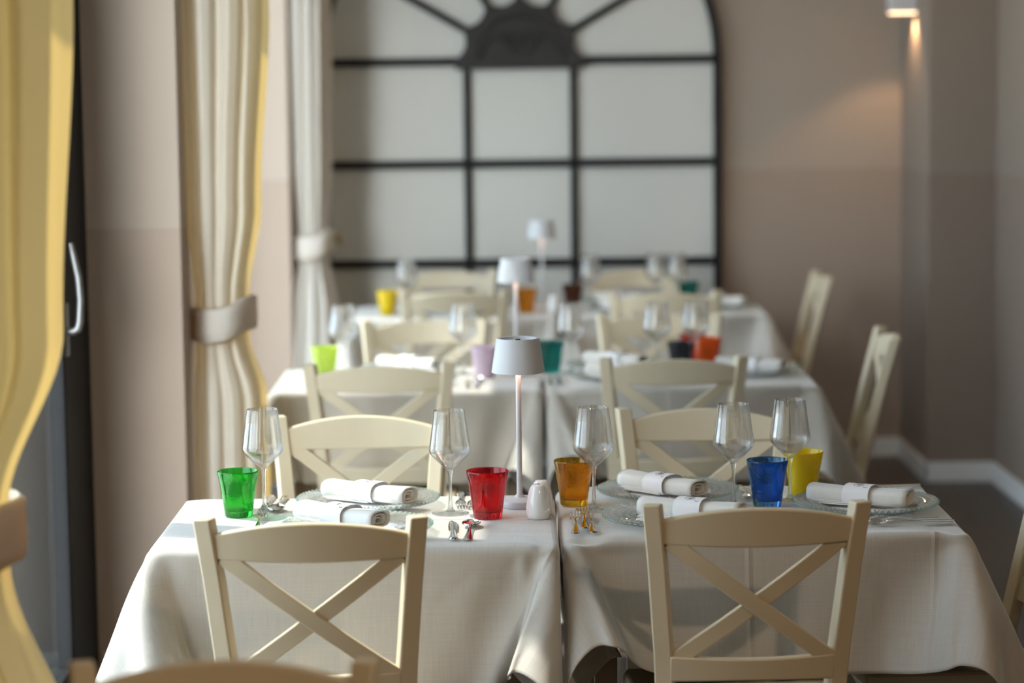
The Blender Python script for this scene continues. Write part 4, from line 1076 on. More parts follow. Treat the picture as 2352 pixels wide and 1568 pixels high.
DATA_R = """-1679 -3 5 4 14 37 40 -37 2 2 -12 -35 20 -17 -2 8 3 4 4 5 4 4 3 185 24 -1 -129 1 130 -5 4 -202 -2 -3 -4 -3 -6 -2 -4 -3 -2 8 -3 -14 23 12 6 53 -48 -38 6 13 12
-1668 -11 9 2 10 29 44 -27 6 4 -11 -34 18 -17 -4 8 5 4 5 5 5 4 3 192 17 -5 -128 0 131 -4 3 -199 -2 -4 -2 -5 -5 -5 -5 -4 -6 15 0 -12 23 9 2 44 -50 -28 18 14 9
-1646 -22 9 12 2 21 42 -13 8 8 -8 -34 17 -19 -4 8 5 7 5 6 4 4 2 198 10 -7 -127 -1 131 -1 -1 -196 -1 -3 -3 -3 -6 -5 -7 -10 -2 17 5 -13 22 7 -2 33 -52 -2 19 12 7
-1609 -34 9 12 10 9 38 -3 13 13 -6 -31 15 -19 -7 10 6 9 5 6 4 2 3 200 3 -4 -129 -1 132 0 -4 -194 -1 -1 -2 -3 -5 -6 -9 -10 -5 23 5 -11 18 3 -4 23 -42 20 16 6 3
-1554 -48 11 9 15 9 25 8 15 19 1 -31 17 -22 -7 11 9 8 7 3 4 2 1 200 1 -3 -131 1 132 0 -4 -196 1 0 -2 -1 -4 -6 -9 -13 -5 26 6 -13 15 0 -6 15 -11 19 10 -3 -2
-1484 -58 7 8 13 15 16 13 17 23 9 -25 17 -24 -8 16 9 8 5 3 2 0 1 200 -1 0 -133 1 133 0 -5 -195 0 0 -1 0 -2 -4 -8 -16 -5 29 5 -17 10 -2 -6 35 -7 3 -3 -3 -3
-1400 -66 4 5 9 15 19 14 9 32 16 -16 20 -26 -5 17 11 4 3 2 -1 1 0 199 0 2 -135 1 134 -1 -2 -199 1 -1 1 -1 1 -2 -7 -16 -1 27 1 -24 8 -3 -4 40 -8 -7 -8 -4 -4
-1304 -68 -2 3 4 9 14 28 7 26 17 0 31 -33 8 17 4 2 0 -1 0 1 -1 201 1 -1 -133 0 134 0 -1 -201 1 0 -1 0 0 2 -3 -17 9 19 -9 -29 8 -4 -4 29 -10 -6 -3 -3 -3
-1259 -67 -1 0 -1 9 9 24 16 20 20 1 42 -30 11 12 2 0 0 -2 2 -1 1 200 1 0 -134 0 134 0 0 -201 0 0 -1 1 -1 -1 2 -7 0 17 -14 -30 5 -2 -6 24 -7 -4 -1 -2 0
-1220 -66 0 0 -1 5 6 17 3 38 15 6 50 -20 8 9 -5 1 0 0 1 -1 1 201 0 0 -134 0 134 0 1 -203 1 0 0 0 0 -1 3 1 -1 -3 -9 -34 5 -3 -2 19 -2 -1 0 -1 0
-1194 -63 -1 0 -1 1 -3 15 8 55 -20 20 67 -8 -5 2 0 -1 1 0 0 -1 1 201 0 0 -134 0 134 0 0 -201 1 -1 0 0 1 0 3 2 -1 -3 -39 -17 3 1 0 18 2 0 0 2 -1
-1185 -61 1 -1 -2 -5 -7 7 34 36 -12 9 79 0 -9 1 -1 -2 0 0 0 0 0 201 0 0 -134 0 134 0 1 -202 0 1 -1 1 0 0 1 0 7 -12 -59 1 -6 14 1 18 3 0 2 1 1
-1195 -58 -1 0 -2 -6 -7 3 43 23 3 -1 68 20 -16 1 -1 0 -2 0 1 -1 0 201 0 0 -134 0 134 0 1 -202 0 1 -1 1 -1 1 0 0 3 -12 -56 -21 21 5 3 17 5 1 3 1 1
-1222 -57 -1 0 0 -2 -6 0 33 29 4 4 64 9 -8 1 -1 -1 -1 1 -1 0 0 201 1 -1 -134 0 134 1 -1 -201 1 -1 0 0 1 -1 1 0 1 -9 -47 -40 23 -1 12 11 7 4 4 2 2
-1413 -51 2 3 4 3 8 22 5 9 -5 8 60 2 -4 3 0 -2 0 0 0 0 1 200 0 1 -135 0 135 -1 0 -201 1 -1 0 0 0 0 0 0 1 -6 -34 -44 3 3 3 -3 4 5 5 3 6
-1522 -20 1 -1 0 1 -4 4 3 15 3 6 58 2 -1 0 1 -1 0 0 0 0 0 201 1 -1 -134 1 133 0 0 -201 0 0 0 0 0 0 0 0 1 -4 -27 -38 7 0 -3 -3 -5 -2 -3 2 1
-1625 -11 1 0 -2 2 5 4 1 7 -7 7 58 2 0 0 0 0 0 0 0 0 0 201 0 1 -135 0 134 1 -2 -200 0 0 0 0 0 0 0 0 1 -2 -26 -40 7 2 -1 6 -2 -2 -1 -1 -1
-1625 -11 -2 1 1 2 9 2 -1 -1 0 7 56 4 1 -2 1 0 0 0 0 0 -1 203 -1 0 -134 0 135 -1 0 -201 0 0 0 -1 1 0 0 0 1 -1 -26 -41 0 -3 2 4 3 1 0 -2 1
-1556 -14 -1 0 -2 0 -3 3 13 1 3 4 59 4 0 0 0 -1 1 0 0 0 0 201 0 1 -135 0 134 1 -1 -201 -1 1 0 0 0 0 0 0 1 -1 -27 -41 -1 -1 1 -1 2 2 2 6 3
-1638 -10 2 0 0 3 2 1 2 5 -7 3 59 8 -1 0 0 0 0 0 0 0 0 202 -1 0 -134 1 133 0 0 -201 0 0 0 0 0 0 0 -1 3 -1 -28 -44 2 4 -1 0 -1 6 12 11 8
-1561 -35 4 6 6 11 6 -1 2 11 -14 -1 62 13 -3 1 0 -1 1 -1 0 0 0 201 1 -1 -134 0 134 1 -1 -201 0 0 0 0 0 0 1 -2 3 2 -34 -51 8 5 4 14 13 10 7 5 3
-1366 -46 2 -2 -1 4 21 1 -15 27 10 -21 80 14 -5 0 -1 0 -1 1 -1 0 0 201 0 0 -134 0 134 1 -1 -201 0 1 -1 0 1 -1 2 0 2 1 -37 -47 32 5 3 29 3 1 0 0 0
-1316 -46 0 1 -2 1 6 11 -28 57 4 -36 88 20 -6 0 -2 0 0 -1 0 1 -1 201 -1 1 -134 0 134 0 0 -200 -1 0 0 1 -1 1 1 -2 11 -6 -32 -19 2 8 -1 30 1 0 0 -1 0
-1277 -46 0 -1 0 -2 -4 19 -28 48 16 -36 92 23 -15 6 -2 -2 -1 1 -1 0 0 201 -1 1 -134 0 134 0 0 -201 -1 2 -1 0 1 0 1 -3 14 -2 -22 -27 6 0 -2 32 -2 -1 0 -2 0
-1252 -48 0 -1 0 -3 -8 27 -26 33 35 -43 84 27 -2 -3 -4 0 -1 0 -1 1 0 201 -1 1 -134 0 134 -1 1 -201 0 0 0 0 -1 2 0 -1 -1 22 -26 -25 9 -3 -3 34 -6 -2 -2 -1 -2
-1246 -50 -1 -1 -1 -1 -3 28 -12 2 32 9 51 16 -6 7 -5 1 0 0 1 0 0 200 1 0 -134 0 133 1 -1 -200 0 0 0 -1 1 -1 0 1 -4 12 -6 -25 8 -2 -3 39 -8 -5 -3 -3 -3
-1258 -54 0 -2 0 -1 8 20 -4 8 24 10 53 5 -21 17 5 -1 -2 1 0 1 0 200 1 0 -134 0 133 1 -1 -201 1 0 -1 -1 1 0 -1 2 -13 16 -1 -22 9 -1 -3 46 -9 -7 -4 -5 -3
-1288 -56 -1 -1 -1 -1 14 24 -2 17 17 9 50 -6 -23 12 15 -2 2 -1 1 -1 1 200 1 -1 -133 0 133 0 -1 -199 -1 0 -2 1 0 1 0 1 -10 -1 8 -16 11 -2 -1 50 -7 -6 -7 -5 -4
-1379 -59 1 2 5 8 15 21 6 13 23 -4 42 -19 -24 11 12 9 3 1 1 -1 1 200 0 0 -133 0 133 0 -2 -200 -1 -2 0 4 0 1 0 -5 -11 -6 8 -9 16 1 -3 55 -4 -4 -3 -5 -3
-1476 -53 4 5 10 13 15 8 7 22 17 -9 31 -22 -21 4 12 10 6 5 1 1 1 199 1 0 -133 0 133 -2 -1 -201 -1 -3 4 3 1 -1 -2 -7 -13 -4 4 -7 22 4 -3 44 -5 13 -2 -2 -2
-1555 -43 7 8 12 11 6 10 12 23 11 -15 24 -22 -20 1 10 10 8 5 3 3 1 202 0 0 -134 1 133 -5 1 -203 -3 4 4 1 1 -3 -4 -9 -11 -4 1 -7 25 7 0 39 -15 18 7 0 0
-1612 -32 10 8 12 0 15 9 14 20 6 -21 21 -22 -16 -2 8 8 8 6 5 3 2 201 4 0 -134 1 133 -7 0 -204 0 6 4 0 -1 -4 -5 -10 -11 -1 -1 -10 26 11 3 46 -33 15 13 6 1
-1650 -19 8 9 2 2 27 4 13 17 1 -26 20 -20 -15 -2 6 5 9 6 5 3 4 196 11 1 -134 1 133 -9 -3 -203 6 5 3 1 -5 -6 -5 -11 -7 1 -6 -10 25 13 6 54 -36 -3 18 9 4
-1670 -9 5 5 -1 13 34 -5 12 12 -2 -29 20 -20 -13 -2 6 4 6 6 5 5 3 189 19 3 -132 -1 134 -11 -6 -200 8 6 3 -2 -7 -6 -8 -8 -6 5 -8 -14 25 13 9 61 -33 -21 18 13 5
-1680 -2 4 -1 5 17 41 -15 9 10 -5 -31 20 -20 -14 4 4 3 4 5 5 5 2 184 24 6 -131 0 133 -10 -13 -194 10 6 2 -6 -7 -9 -6 -8 -1 7 -9 -19 22 16 10 65 -28 -29 13 12 7
-2023 -43 0 -1 12 33 47 -4 -31 -96 116 15 2 2 -1 0 0 -2 -1 -2 -2 -4 -2 78 -57 1 -40 -1 -61 94 -59 -21 -5 -5 -4 -4 -4 -2 -2 -1 0 17 29 -22 -23 1 14 16 64 31 -1 -5 -6
-1893 -44 0 1 0 27 43 8 14 -128 91 34 4 1 0 0 0 -3 -1 -3 -3 -4 -4 62 -72 36 -48 5 -54 81 -25 -38 -6 -5 -6 -6 -4 -4 -3 -2 0 22 30 -39 -12 10 15 26 67 10 -7 -7 -6
-1754 -54 10 0 1 8 41 18 15 -55 -10 68 7 2 0 0 -1 -2 -4 -2 -6 -4 -5 40 -68 56 -51 12 -48 60 10 -49 -7 -6 -7 -6 -6 -6 -4 -3 1 28 15 -41 6 11 16 47 41 1 -9 -9 -7
-1610 -57 1 12 0 1 26 28 16 10 -88 83 14 5 1 -2 -1 -3 -5 -5 -5 -6 -5 17 -51 65 -51 12 -36 37 38 -56 -5 -6 -7 -7 -7 -8 -7 -3 2 34 -16 -11 9 11 23 50 22 -9 -12 -8 -5
-1464 -57 -3 4 11 2 4 38 14 22 -54 34 25 11 0 -1 -3 -5 -7 -6 -6 -6 -5 -2 -26 57 -44 12 -22 13 54 -52 -6 -4 -6 -8 -7 -10 -10 -4 3 32 -31 13 10 20 16 43 8 -16 -13 3 4
-1318 -55 -7 2 3 12 2 24 18 21 -1 -21 33 18 2 -2 -7 -7 -8 -7 -7 -5 -5 -11 -4 40 -32 10 -7 -9 59 -44 -4 -2 -5 -6 -7 -11 -13 -7 4 17 -15 20 19 15 5 28 1 -2 1 2 1
-1172 -57 -3 0 -1 3 15 21 1 24 19 -14 11 28 3 -6 -9 -11 -9 -8 -4 -4 -3 -8 7 17 -15 6 0 -11 43 -29 -2 1 -5 -3 -4 -10 -17 -13 6 5 7 28 11 6 3 22 4 2 1 0 -1
-1041 -57 3 -2 -2 -1 1 36 1 7 14 13 3 30 0 -14 -13 -10 -7 -6 -2 1 0 -4 4 6 0 0 1 1 12 -10 0 0 -2 -6 7 -2 -19 -28 17 3 24 14 4 3 3 22 1 -3 -1 -3 -3
-1047 10 -66 0 2 -3 -1 31 7 3 11 7 17 26 -6 -14 -16 -6 -6 -4 1 3 1 -5 5 3 1 -1 2 2 5 -5 -2 2 -2 1 -5 13 -18 -16 -6 17 21 8 3 2 0 21 -2 -4 -1 -3 -2
-1173 45 6 -75 -32 -1 -1 34 2 7 2 6 21 22 -10 -29 2 0 0 0 -1 2 0 -1 0 3 -2 1 1 1 1 -3 -1 2 -2 1 -2 0 -2 -13 11 21 -2 5 2 -1 -1 16 -2 -1 -2 -1 -2
-1121 5 26 2 -52 -39 1 27 8 9 -5 2 32 -5 0 -11 4 -3 0 1 -1 0 0 2 0 0 -1 -1 2 0 0 -2 -1 1 -1 0 0 -1 -1 -5 9 10 11 -6 -2 -1 -1 14 0 0 0 1 1
-1050 -3 18 11 -18 -54 -13 23 16 8 -5 7 4 23 -12 -2 -1 0 0 0 0 -1 1 2 1 -1 -2 0 3 -1 0 -3 0 0 -1 1 0 -2 1 -2 -1 13 3 0 -12 8 1 11 3 2 2 2 1
-987 12 5 4 -20 -48 -12 19 21 9 3 4 -7 17 -2 -1 -1 -2 1 -1 1 -1 0 4 0 -1 -2 1 1 0 0 -4 1 0 -1 1 -1 1 -1 -1 3 4 0 -1 1 0 1 8 2 3 6 1 3
-924 -17 1 -1 1 82 -119 12 23 11 1 1 2 6 1 -2 0 0 0 0 0 -1 1 2 1 -1 -1 -1 2 0 0 -4 1 0 0 -1 1 0 -1 0 3 2 -1 1 -2 -1 3 5 4 3 4 2 4
-743 -9 2 2 3 1 0 0 0 -2 0 2 -1 3 1 -1 1 0 -1 1 -1 1 -1 4 0 -1 -2 1 1 0 0 -3 0 0 0 0 0 0 0 0 1 0 0 1 1 0 0 4 -2 1 0 0 1
-497 0 0 -1 0 0 0 0 1 -1 1 0 -1 1 1 1 -1 1 -1 0 1 -1 0 4 0 -1 -2 1 1 0 0 -3 0 1 -1 0 0 0 1 -1 0 1 -1 0 1 0 -1 4 1 0 3 -1 -1
-246 2 0 0 0 0 0 -1 0 -1 1 -1 1 -1 1 1 -1 0 0 0 1 -1 0 3 1 -1 -2 1 1 1 -1 -3 0 0 1 -1 0 0 1 -1 0 0 0 0 1 -1 0 2 0 0 -1 0 0
-45 2 1 -1 1 -1 -1 0 1 -1 0 0 0 0 0 0 0 0 0 0 0 0 0 4 -1 0 -1 -1 2 1 0 -4 0 0 0 1 -1 0 0 0 0 0 1 -1 -1 1 -1 1 0 1 -1 0 0
146 3 1 0 0 0 0 -1 -2 1 -1 1 -1 1 -1 0 0 0 0 0 0 0 0 3 0 1 -3 0 3 -1 1 -4 1 -1 0 0 1 -1 0 0 0 0 0 0 -1 0 1 -1 1 -1 1 0 0
401 6 -1 1 -1 2 -1 -3 1 -2 1 -1 1 -1 -1 -1 1 0 0 0 0 0 -1 4 0 1 -3 0 3 0 0 -4 0 1 -1 0 1 -1 0 0 0 -1 1 0 -1 0 0 0 1 0 -1 -3 -1
654 14 -3 -2 -3 -1 1 -3 1 0 0 -1 0 0 -2 -1 1 -1 1 0 -1 1 0 2 1 1 -3 0 3 0 0 -3 -1 1 -1 1 -1 0 1 -1 -1 0 0 0 0 0 0 0 -1 -4 -4 -3 -3
838 24 -2 1 1 -4 -14 2 5 -6 1 -3 -1 -1 -4 1 0 0 0 1 0 -1 1 2 1 1 -3 0 2 1 1 -5 1 0 0 0 -1 2 -1 0 0 -6 -1 6 -6 0 -3 -9 -4 -1 0 -1 2
885 23 1 -1 1 -2 -3 -9 4 -6 1 0 -4 -7 2 0 -1 1 0 1 -1 1 0 2 2 -1 -2 0 3 0 0 -3 0 -1 1 0 0 1 0 2 -1 -13 0 -3 4 -4 0 -11 -1 0 2 2 1
940 24 0 0 1 -1 0 -12 -2 0 2 6 -22 1 4 -3 2 1 -1 1 0 -1 2 1 2 -1 -2 0 2 1 1 -4 -1 1 0 1 0 0 1 0 2 -11 -15 4 0 -1 2 -15 1 3 2 3 3
1011 25 -1 1 0 0 -1 -12 0 -2 0 11 -12 -23 14 -3 2 0 1 0 1 -1 1 2 0 0 -1 -1 2 1 1 -4 0 1 0 -1 1 -1 3 0 5 -6 -21 4 -3 -2 1 -20 4 2 4 3 4
1094 24 1 -1 0 1 -1 -11 -5 3 4 -2 -5 -19 -11 20 -1 4 -1 1 1 0 -1 3 -1 0 -3 1 0 2 -1 -1 -1 -1 -1 -1 0 4 -6 -4 25 -1 1 -23 -6 -4 -1 -22 2 1 2 4 3
1139 23 1 -2 1 -1 6 -16 -2 3 5 -5 -12 -21 -22 18 14 18 -5 2 -5 4 -2 7 -4 -3 -2 1 0 1 -1 0 -4 -3 -2 -2 4 13 -25 19 40 -13 -9 -17 -9 -6 -2 -22 -2 -1 1 1 4
1190 22 -1 0 -2 0 12 -14 -1 4 -1 -8 -17 -22 -17 4 22 10 9 4 -1 1 0 6 -6 -2 -1 1 -1 1 9 -14 -4 -6 -3 0 10 7 -3 12 25 14 -18 -20 -13 -6 -4 -18 -6 -4 -1 0 1
1272 18 3 2 5 7 7 -20 1 -2 -4 -16 -22 -17 -10 1 10 11 11 6 5 4 3 13 -16 -4 8 -3 -8 18 13 -35 -8 -5 -1 11 10 5 10 16 19 11 -10 -18 -17 -13 -6 -15 -5 -4 -4 -3 -2
1347 26 4 4 6 3 3 -24 1 -5 -9 -19 -19 -14 -5 -1 5 7 8 8 7 5 4 15 -13 -3 9 -3 -13 46 -22 -32 -5 -6 11 11 10 11 11 14 15 10 -7 -14 -15 -15 -12 -36 -5 29 -6 -3 -6
1443 35 3 4 2 2 -1 -22 -4 -6 -14 -17 -17 -10 -4 0 2 4 5 8 5 6 5 0 12 -7 11 -4 -13 67 -63 -17 -7 6 12 12 13 11 12 13 11 6 -3 -9 -14 -15 -15 -47 -21 26 22 3 -4
1555 41 2 2 1 -1 1 -26 -5 -10 -14 -17 -12 -9 -2 0 1 1 5 5 4 6 4 -23 40 -7 13 -4 -10 77 -95 -4 0 10 13 14 15 13 10 10 8 5 -2 -6 -11 -14 -17 -43 -41 15 22 14 5
1676 44 2 0 -1 1 -3 -26 -9 -10 -14 -15 -10 -7 -1 0 0 1 3 3 5 3 5 -46 50 8 14 -2 -8 84 -127 14 8 11 16 17 14 13 8 8 6 3 -1 -4 -7 -14 -16 -38 -50 -3 21 14 11
1802 46 -1 1 0 -1 -6 -27 -10 -11 -14 -11 -10 -4 -1 0 0 1 1 3 2 4 4 -66 52 24 14 1 -1 85 -151 30 13 15 18 18 15 10 8 5 4 2 -1 -1 -7 -9 -17 -30 -57 -18 15 16 10
1930 45 1 0 0 -3 -11 -25 -11 -12 -11 -11 -6 -5 0 0 0 0 2 1 2 3 2 -80 51 28 24 0 8 82 -169 49 14 20 20 19 14 8 6 4 0 2 1 -1 -4 -8 -15 -21 -66 -27 11 11 10
1547 127 0 -1 0 -10 -25 -63 -14 -15 -13 -12 -9 -4 -1 2 3 2 3 2 4 3 3 -32 28 7 12 4 5 -4 0 2 2 1 3 2 2 3 1 2 1 1 -2 -2 -6 -9 -15 -56 -37 -10 1 2 2
1592 127 -1 1 -1 -4 -19 -67 -13 -17 -16 -13 -10 -5 -1 2 2 4 3 4 3 3 3 -21 25 -1 9 5 3 -3 -1 1 1 2 2 3 3 2 4 1 3 -2 -3 -4 -9 -10 -15 -60 -30 -5 3 2 3
1638 125 1 1 0 -2 -12 -68 -14 -17 -17 -16 -12 -7 0 2 3 4 4 4 4 4 3 -13 18 -5 8 4 3 -3 -1 -1 2 1 1 3 4 2 5 4 1 -3 -5 -7 -10 -12 -13 -64 -22 0 3 3 2
1685 124 1 1 1 0 -6 -69 -12 -16 -19 -20 -13 -9 -2 4 5 5 5 4 4 3 3 -5 9 -5 5 4 3 -3 -1 -1 0 1 2 1 4 3 5 5 3 -6 -7 -10 -11 -12 -12 -65 -15 4 4 3 0
1735 122 1 2 1 1 -1 -68 -8 -15 -21 -22 -18 -10 -2 5 7 7 4 4 4 2 3 -1 3 -5 4 4 1 -1 -3 0 0 0 1 1 2 4 6 6 3 -8 -10 -12 -12 -11 -9 -66 -5 5 4 -2 -1
1790 118 3 1 3 1 1 -64 -6 -11 -20 -25 -22 -14 -1 6 10 7 5 2 4 1 1 1 1 -4 2 2 2 -1 -2 -1 -1 1 -1 2 0 3 7 6 4 -9 -14 -15 -12 -9 -6 -56 -5 1 -2 -2 -1
1850 115 2 2 2 3 2 -62 -1 -5 -19 -27 -27 -18 0 10 11 7 3 1 2 0 0 3 -1 -3 1 1 2 -1 -2 -1 0 -1 1 -1 1 0 6 8 4 -13 -18 -15 -11 -6 -3 -53 -5 -5 -4 -3 -1
1914 114 0 1 2 2 3 -58 0 0 -11 -25 -33 -29 12 12 8 3 1 0 0 0 0 3 0 -3 -1 1 2 -1 -2 -1 0 -1 1 0 0 -2 3 9 -2 -15 -20 -14 -6 -4 -4 -60 -4 -4 -3 -1 -2
1945 115 0 -1 0 3 1 -59 6 -1 -4 -20 -39 -32 17 11 5 1 -1 1 -1 0 0 4 0 -3 -2 2 1 -1 -3 0 0 0 -1 1 0 -1 -2 5 4 -22 -20 -11 -7 -3 -2 -63 -5 -1 -1 -2 0
1976 116 -1 1 -1 1 2 -66 6 7 -2 -14 -35 -35 16 11 -4 0 0 1 -1 0 -1 4 1 -2 -2 0 2 0 -1 -3 1 -1 1 -2 2 -1 -1 7 -16 -34 0 -11 -6 -2 0 -66 -2 0 -1 0 -1
1967 117 0 0 -1 0 -1 -70 9 14 2 -4 -86 4 19 17 15 -34 1 -1 0 -1 1 2 0 0 -2 0 2 1 0 -3 0 0 0 -1 0 0 -33 25 28 -49 -27 -8 -2 -1 1 -67 0 0 0 0 1
1951 119 -1 0 0 -2 -4 -81 28 13 2 -1 -49 -42 31 6 -13 -5 -1 0 -1 1 0 1 -1 0 0 0 0 2 0 -1 -2 1 0 -1 -3 4 -8 -4 17 -10 -62 -2 -2 3 0 -67 1 1 -1 2 1
1951 119 0 1 -1 -3 -4 -86 36 7 7 -8 -28 -66 38 6 -12 -4 -1 0 -1 0 -1 0 -1 1 1 -1 0 1 -1 0 0 0 -2 1 -1 2 -7 16 -11 -2 -55 -13 2 1 0 -67 0 2 1 0 2
1957 120 -1 1 0 -1 -3 -85 29 9 5 -6 -45 -51 32 15 -7 -9 -2 1 -1 0 0 -4 1 2 -1 0 0 0 1 0 -1 1 -1 0 0 -1 -1 5 -1 -11 -50 -12 1 -1 2 -71 2 2 1 1 1
1897 123 2 2 0 2 1 -64 1 1 0 -3 -57 -23 8 19 -3 -3 -5 -1 0 0 0 0 0 0 0 0 0 0 0 0 0 0 0 1 1 -5 1 3 -3 -6 -44 -22 4 -1 1 -72 0 0 0 0 1
1868 132 1 0 0 0 -1 -67 0 2 1 -1 -57 -16 1 7 3 0 -6 1 0 0 0 0 0 0 0 0 0 0 0 0 0 0 0 0 3 -5 2 -1 -1 -2 -44 -24 2 -1 0 -71 0 1 -1 1 -1
1855 134 0 0 0 0 0 -67 0 0 2 -4 -52 -15 1 1 1 2 -5 2 0 0 0 0 0 0 0 0 0 0 0 0 0 0 0 0 2 -4 2 0 -1 -1 -43 -27 2 0 -1 -70 -1 0 0 1 -1
1852 134 0 0 0 0 0 -67 0 0 1 -2 -51 -15 0 0 0 0 0 0 0 0 0 0 0 0 0 0 0 0 0 0 0 0 0 0 0 0 0 0 0 0 -46 -25 0 0 0 -71 0 0 0 1 -1
1854 134 0 -1 1 -1 -1 -66 0 1 2 -3 -50 -15 -1 0 1 1 -4 2 0 0 0 0 0 0 0 0 0 0 0 0 0 0 0 0 2 -4 1 3 0 -3 -45 -26 1 0 0 -71 0 0 0 0 0
1839 134 0 1 -1 0 0 -67 0 0 1 0 -50 -17 -2 2 2 -1 -1 -1 0 0 0 0 0 0 0 0 0 0 0 0 0 0 0 0 0 -1 -1 6 -1 -3 -45 -28 2 0 0 -72 1 0 2 1 3
1840 129 1 2 1 1 0 -67 0 1 -1 4 -50 -26 1 12 0 -4 -2 -2 0 0 0 0 0 0 0 0 0 0 0 0 0 0 0 1 -2 -2 -3 13 0 -4 -50 -28 4 -1 1 -70 3 2 4 1 3
1871 124 0 0 -1 1 7 -68 -7 10 3 5 -37 -51 12 24 -12 -8 -1 0 -1 0 0 -2 3 -1 1 1 1 -3 -2 2 -1 0 -1 0 0 2 -12 7 29 -15 -60 -24 9 1 2 -64 3 -1 1 0 0
1870 123 1 0 -1 0 3 -66 -15 23 2 7 -27 -63 16 19 -18 2 -5 0 0 -1 0 -3 3 0 1 0 0 -2 0 1 -1 0 -1 0 -2 1 1 7 -3 13 -64 -13 -2 4 -1 -61 -2 1 -2 0 0
1880 123 1 -1 0 0 -1 -65 -17 25 7 7 -31 -57 26 3 -13 -5 -1 -2 0 -1 2 -4 2 1 1 0 -1 -1 0 2 -1 1 0 -1 2 -2 -4 -5 15 14 -60 -14 -4 1 -1 -61 -1 -2 0 -2 -1
1908 122 1 0 -1 0 -3 -61 -17 18 13 3 -51 -20 -1 11 22 -36 -1 -1 1 -1 1 -3 0 1 2 0 -2 0 -1 2 1 0 0 -1 0 -1 -35 29 45 -35 -33 -14 -2 -4 -3 -58 -3 -3 -2 -2 -2
1928 122 -1 0 0 0 -1 -61 -6 -3 18 -6 -13 -35 -27 18 -6 1 0 -1 1 0 -1 -3 0 0 2 0 -3 1 -2 4 0 -1 0 -2 1 -1 -1 -1 0 -3 -4 -19 -7 -6 -2 -54 -6 -5 -3 -2 -3
1906 121 -1 0 0 -1 1 -61 -3 2 7 -6 -22 -36 -30 24 3 4 -2 1 -2 0 1 -3 -1 -1 2 1 -2 -1 -1 4 -1 -1 0 -1 0 0 1 -3 5 0 -8 -15 -10 -5 -2 -49 -8 -5 -4 -4 -4
1882 120 -1 0 0 -1 2 -59 -1 3 1 -11 -26 -36 -23 14 11 6 1 0 0 -1 1 -4 -1 -1 3 1 -2 -1 0 3 -2 0 0 0 -1 0 -1 -1 5 7 -10 -13 -12 -5 -3 -45 -6 -6 -5 -4 -5
1824 119 0 0 2 1 2 -61 1 -1 -4 -20 -30 -28 -18 7 11 10 4 2 1 1 0 -4 -2 -1 4 2 -3 1 0 1 -1 0 1 -1 -2 1 -1 2 4 9 -7 -10 -13 -8 -5 -39 -6 -4 -3 -3 -4
1764 121 -1 2 2 1 1 -63 0 -4 -11 -22 -27 -23 -14 1 9 10 6 4 2 2 1 -4 -3 1 4 2 -1 2 -4 2 1 0 0 -2 -1 1 0 4 5 6 -3 -10 -9 -11 -7 -49 -4 7 -3 0 -3
1709 122 1 1 2 -1 2 -65 -2 -8 -15 -22 -24 -18 -12 -1 7 7 7 4 4 3 2 -8 3 0 5 3 -2 5 -8 5 1 -1 -2 0 0 0 3 3 5 6 -3 -6 -10 -10 -9 -53 -8 7 2 1 -1
1657 124 0 2 0 0 -1 -65 -5 -11 -18 -20 -21 -15 -9 -2 5 5 6 4 4 4 3 -14 11 -1 7 4 -2 6 -10 7 -1 0 -2 0 0 2 3 3 5 5 -2 -5 -8 -9 -12 -50 -16 4 4 3 0
1607 125 1 0 0 0 -3 -67 -8 -13 -17 -20 -18 -12 -7 -3 4 4 5 3 4 4 3 -22 18 3 8 4 -1 8 -13 8 0 -3 0 0 2 2 2 5 3 4 1 -7 -4 -10 -11 -48 -22 -1 6 2 2
1559 126 0 0 0 -1 -6 -68 -10 -15 -16 -18 -16 -10 -6 -1 2 3 3 3 4 4 3 -32 23 8 11 5 -1 7 -11 7 -1 -1 -1 0 3 3 4 2 4 1 3 -6 -4 -7 -11 -46 -25 -7 4 4 2
1511 126 0 0 0 -3 -11 -66 -13 -14 -17 -15 -13 -90 155 -80 1 3 2 2 4 4 1 -41 28 11 15 6 0 7 -11 7 -1 -2 0 2 3 4 2 4 1 1 3 -5 -2 -6 -11 -41 -32 -9 3 2 3"""
me_l = cloth_mesh(DATA_L, (0.80, -1))
me_l.materials.append(M['cloth_l'])
me_r = cloth_mesh(DATA_R, (0.82, 1))
me_r.materials.append(M['cloth_r'])
def make_cloth(me, label):
    o = obj('tablecloth', me, None, auto=0)
    s = o.modifiers.new('sub', 'SUBSURF')
    s.levels = 2
    s.render_levels = 2
    so = o.modifiers.new('thick', 'SOLIDIFY')
    so.thickness = 0.0012
    so.offset = 1
    tag(o, label, 'tablecloth', 'grey-beige linen tablecloths')
    return o
TL = [(-0.3275, 5.155), (0.520, 5.245), (-0.330, 7.675), (0.523, 7.700), (-0.235, 9.925), (0.612, 9.985)]
tab0 = make_table('dining table hidden under the sunlit cloth of the front row beside the window')
tab0.location = TL[0] + (0,)
for lab, p in zip(('dining table hidden under the shaded cloth of the front row', 'dining table hidden under the sunlit cloth of the middle row', 'dining table hidden under the shaded cloth of the middle row',
                   'dining table hidden under the sunlit cloth of the back row', 'dining table hidden under the shaded cloth of the back row'), TL[1:]):
    dup(tab0, lab, p + (0,))
cl0 = make_cloth(me_l, 'sunlit linen cloth on the front table, under the red and green tumblers')
cr0 = make_cloth(me_r, 'shaded linen cloth on the front table, under the amber and blue tumblers')
cl0.location = TL[0] + (0,)
cr0.location = TL[1] + (0,)
GC = 'grey-beige linen tablecloths'
dup(cl0, 'sunlit linen cloth on the middle table, under the lime and lilac tumblers', TL[2] + (0,), 0, GC)
dup(cr0, 'shaded linen cloth on the middle table, under the black and orange tumblers', TL[3] + (0,), 0, GC)
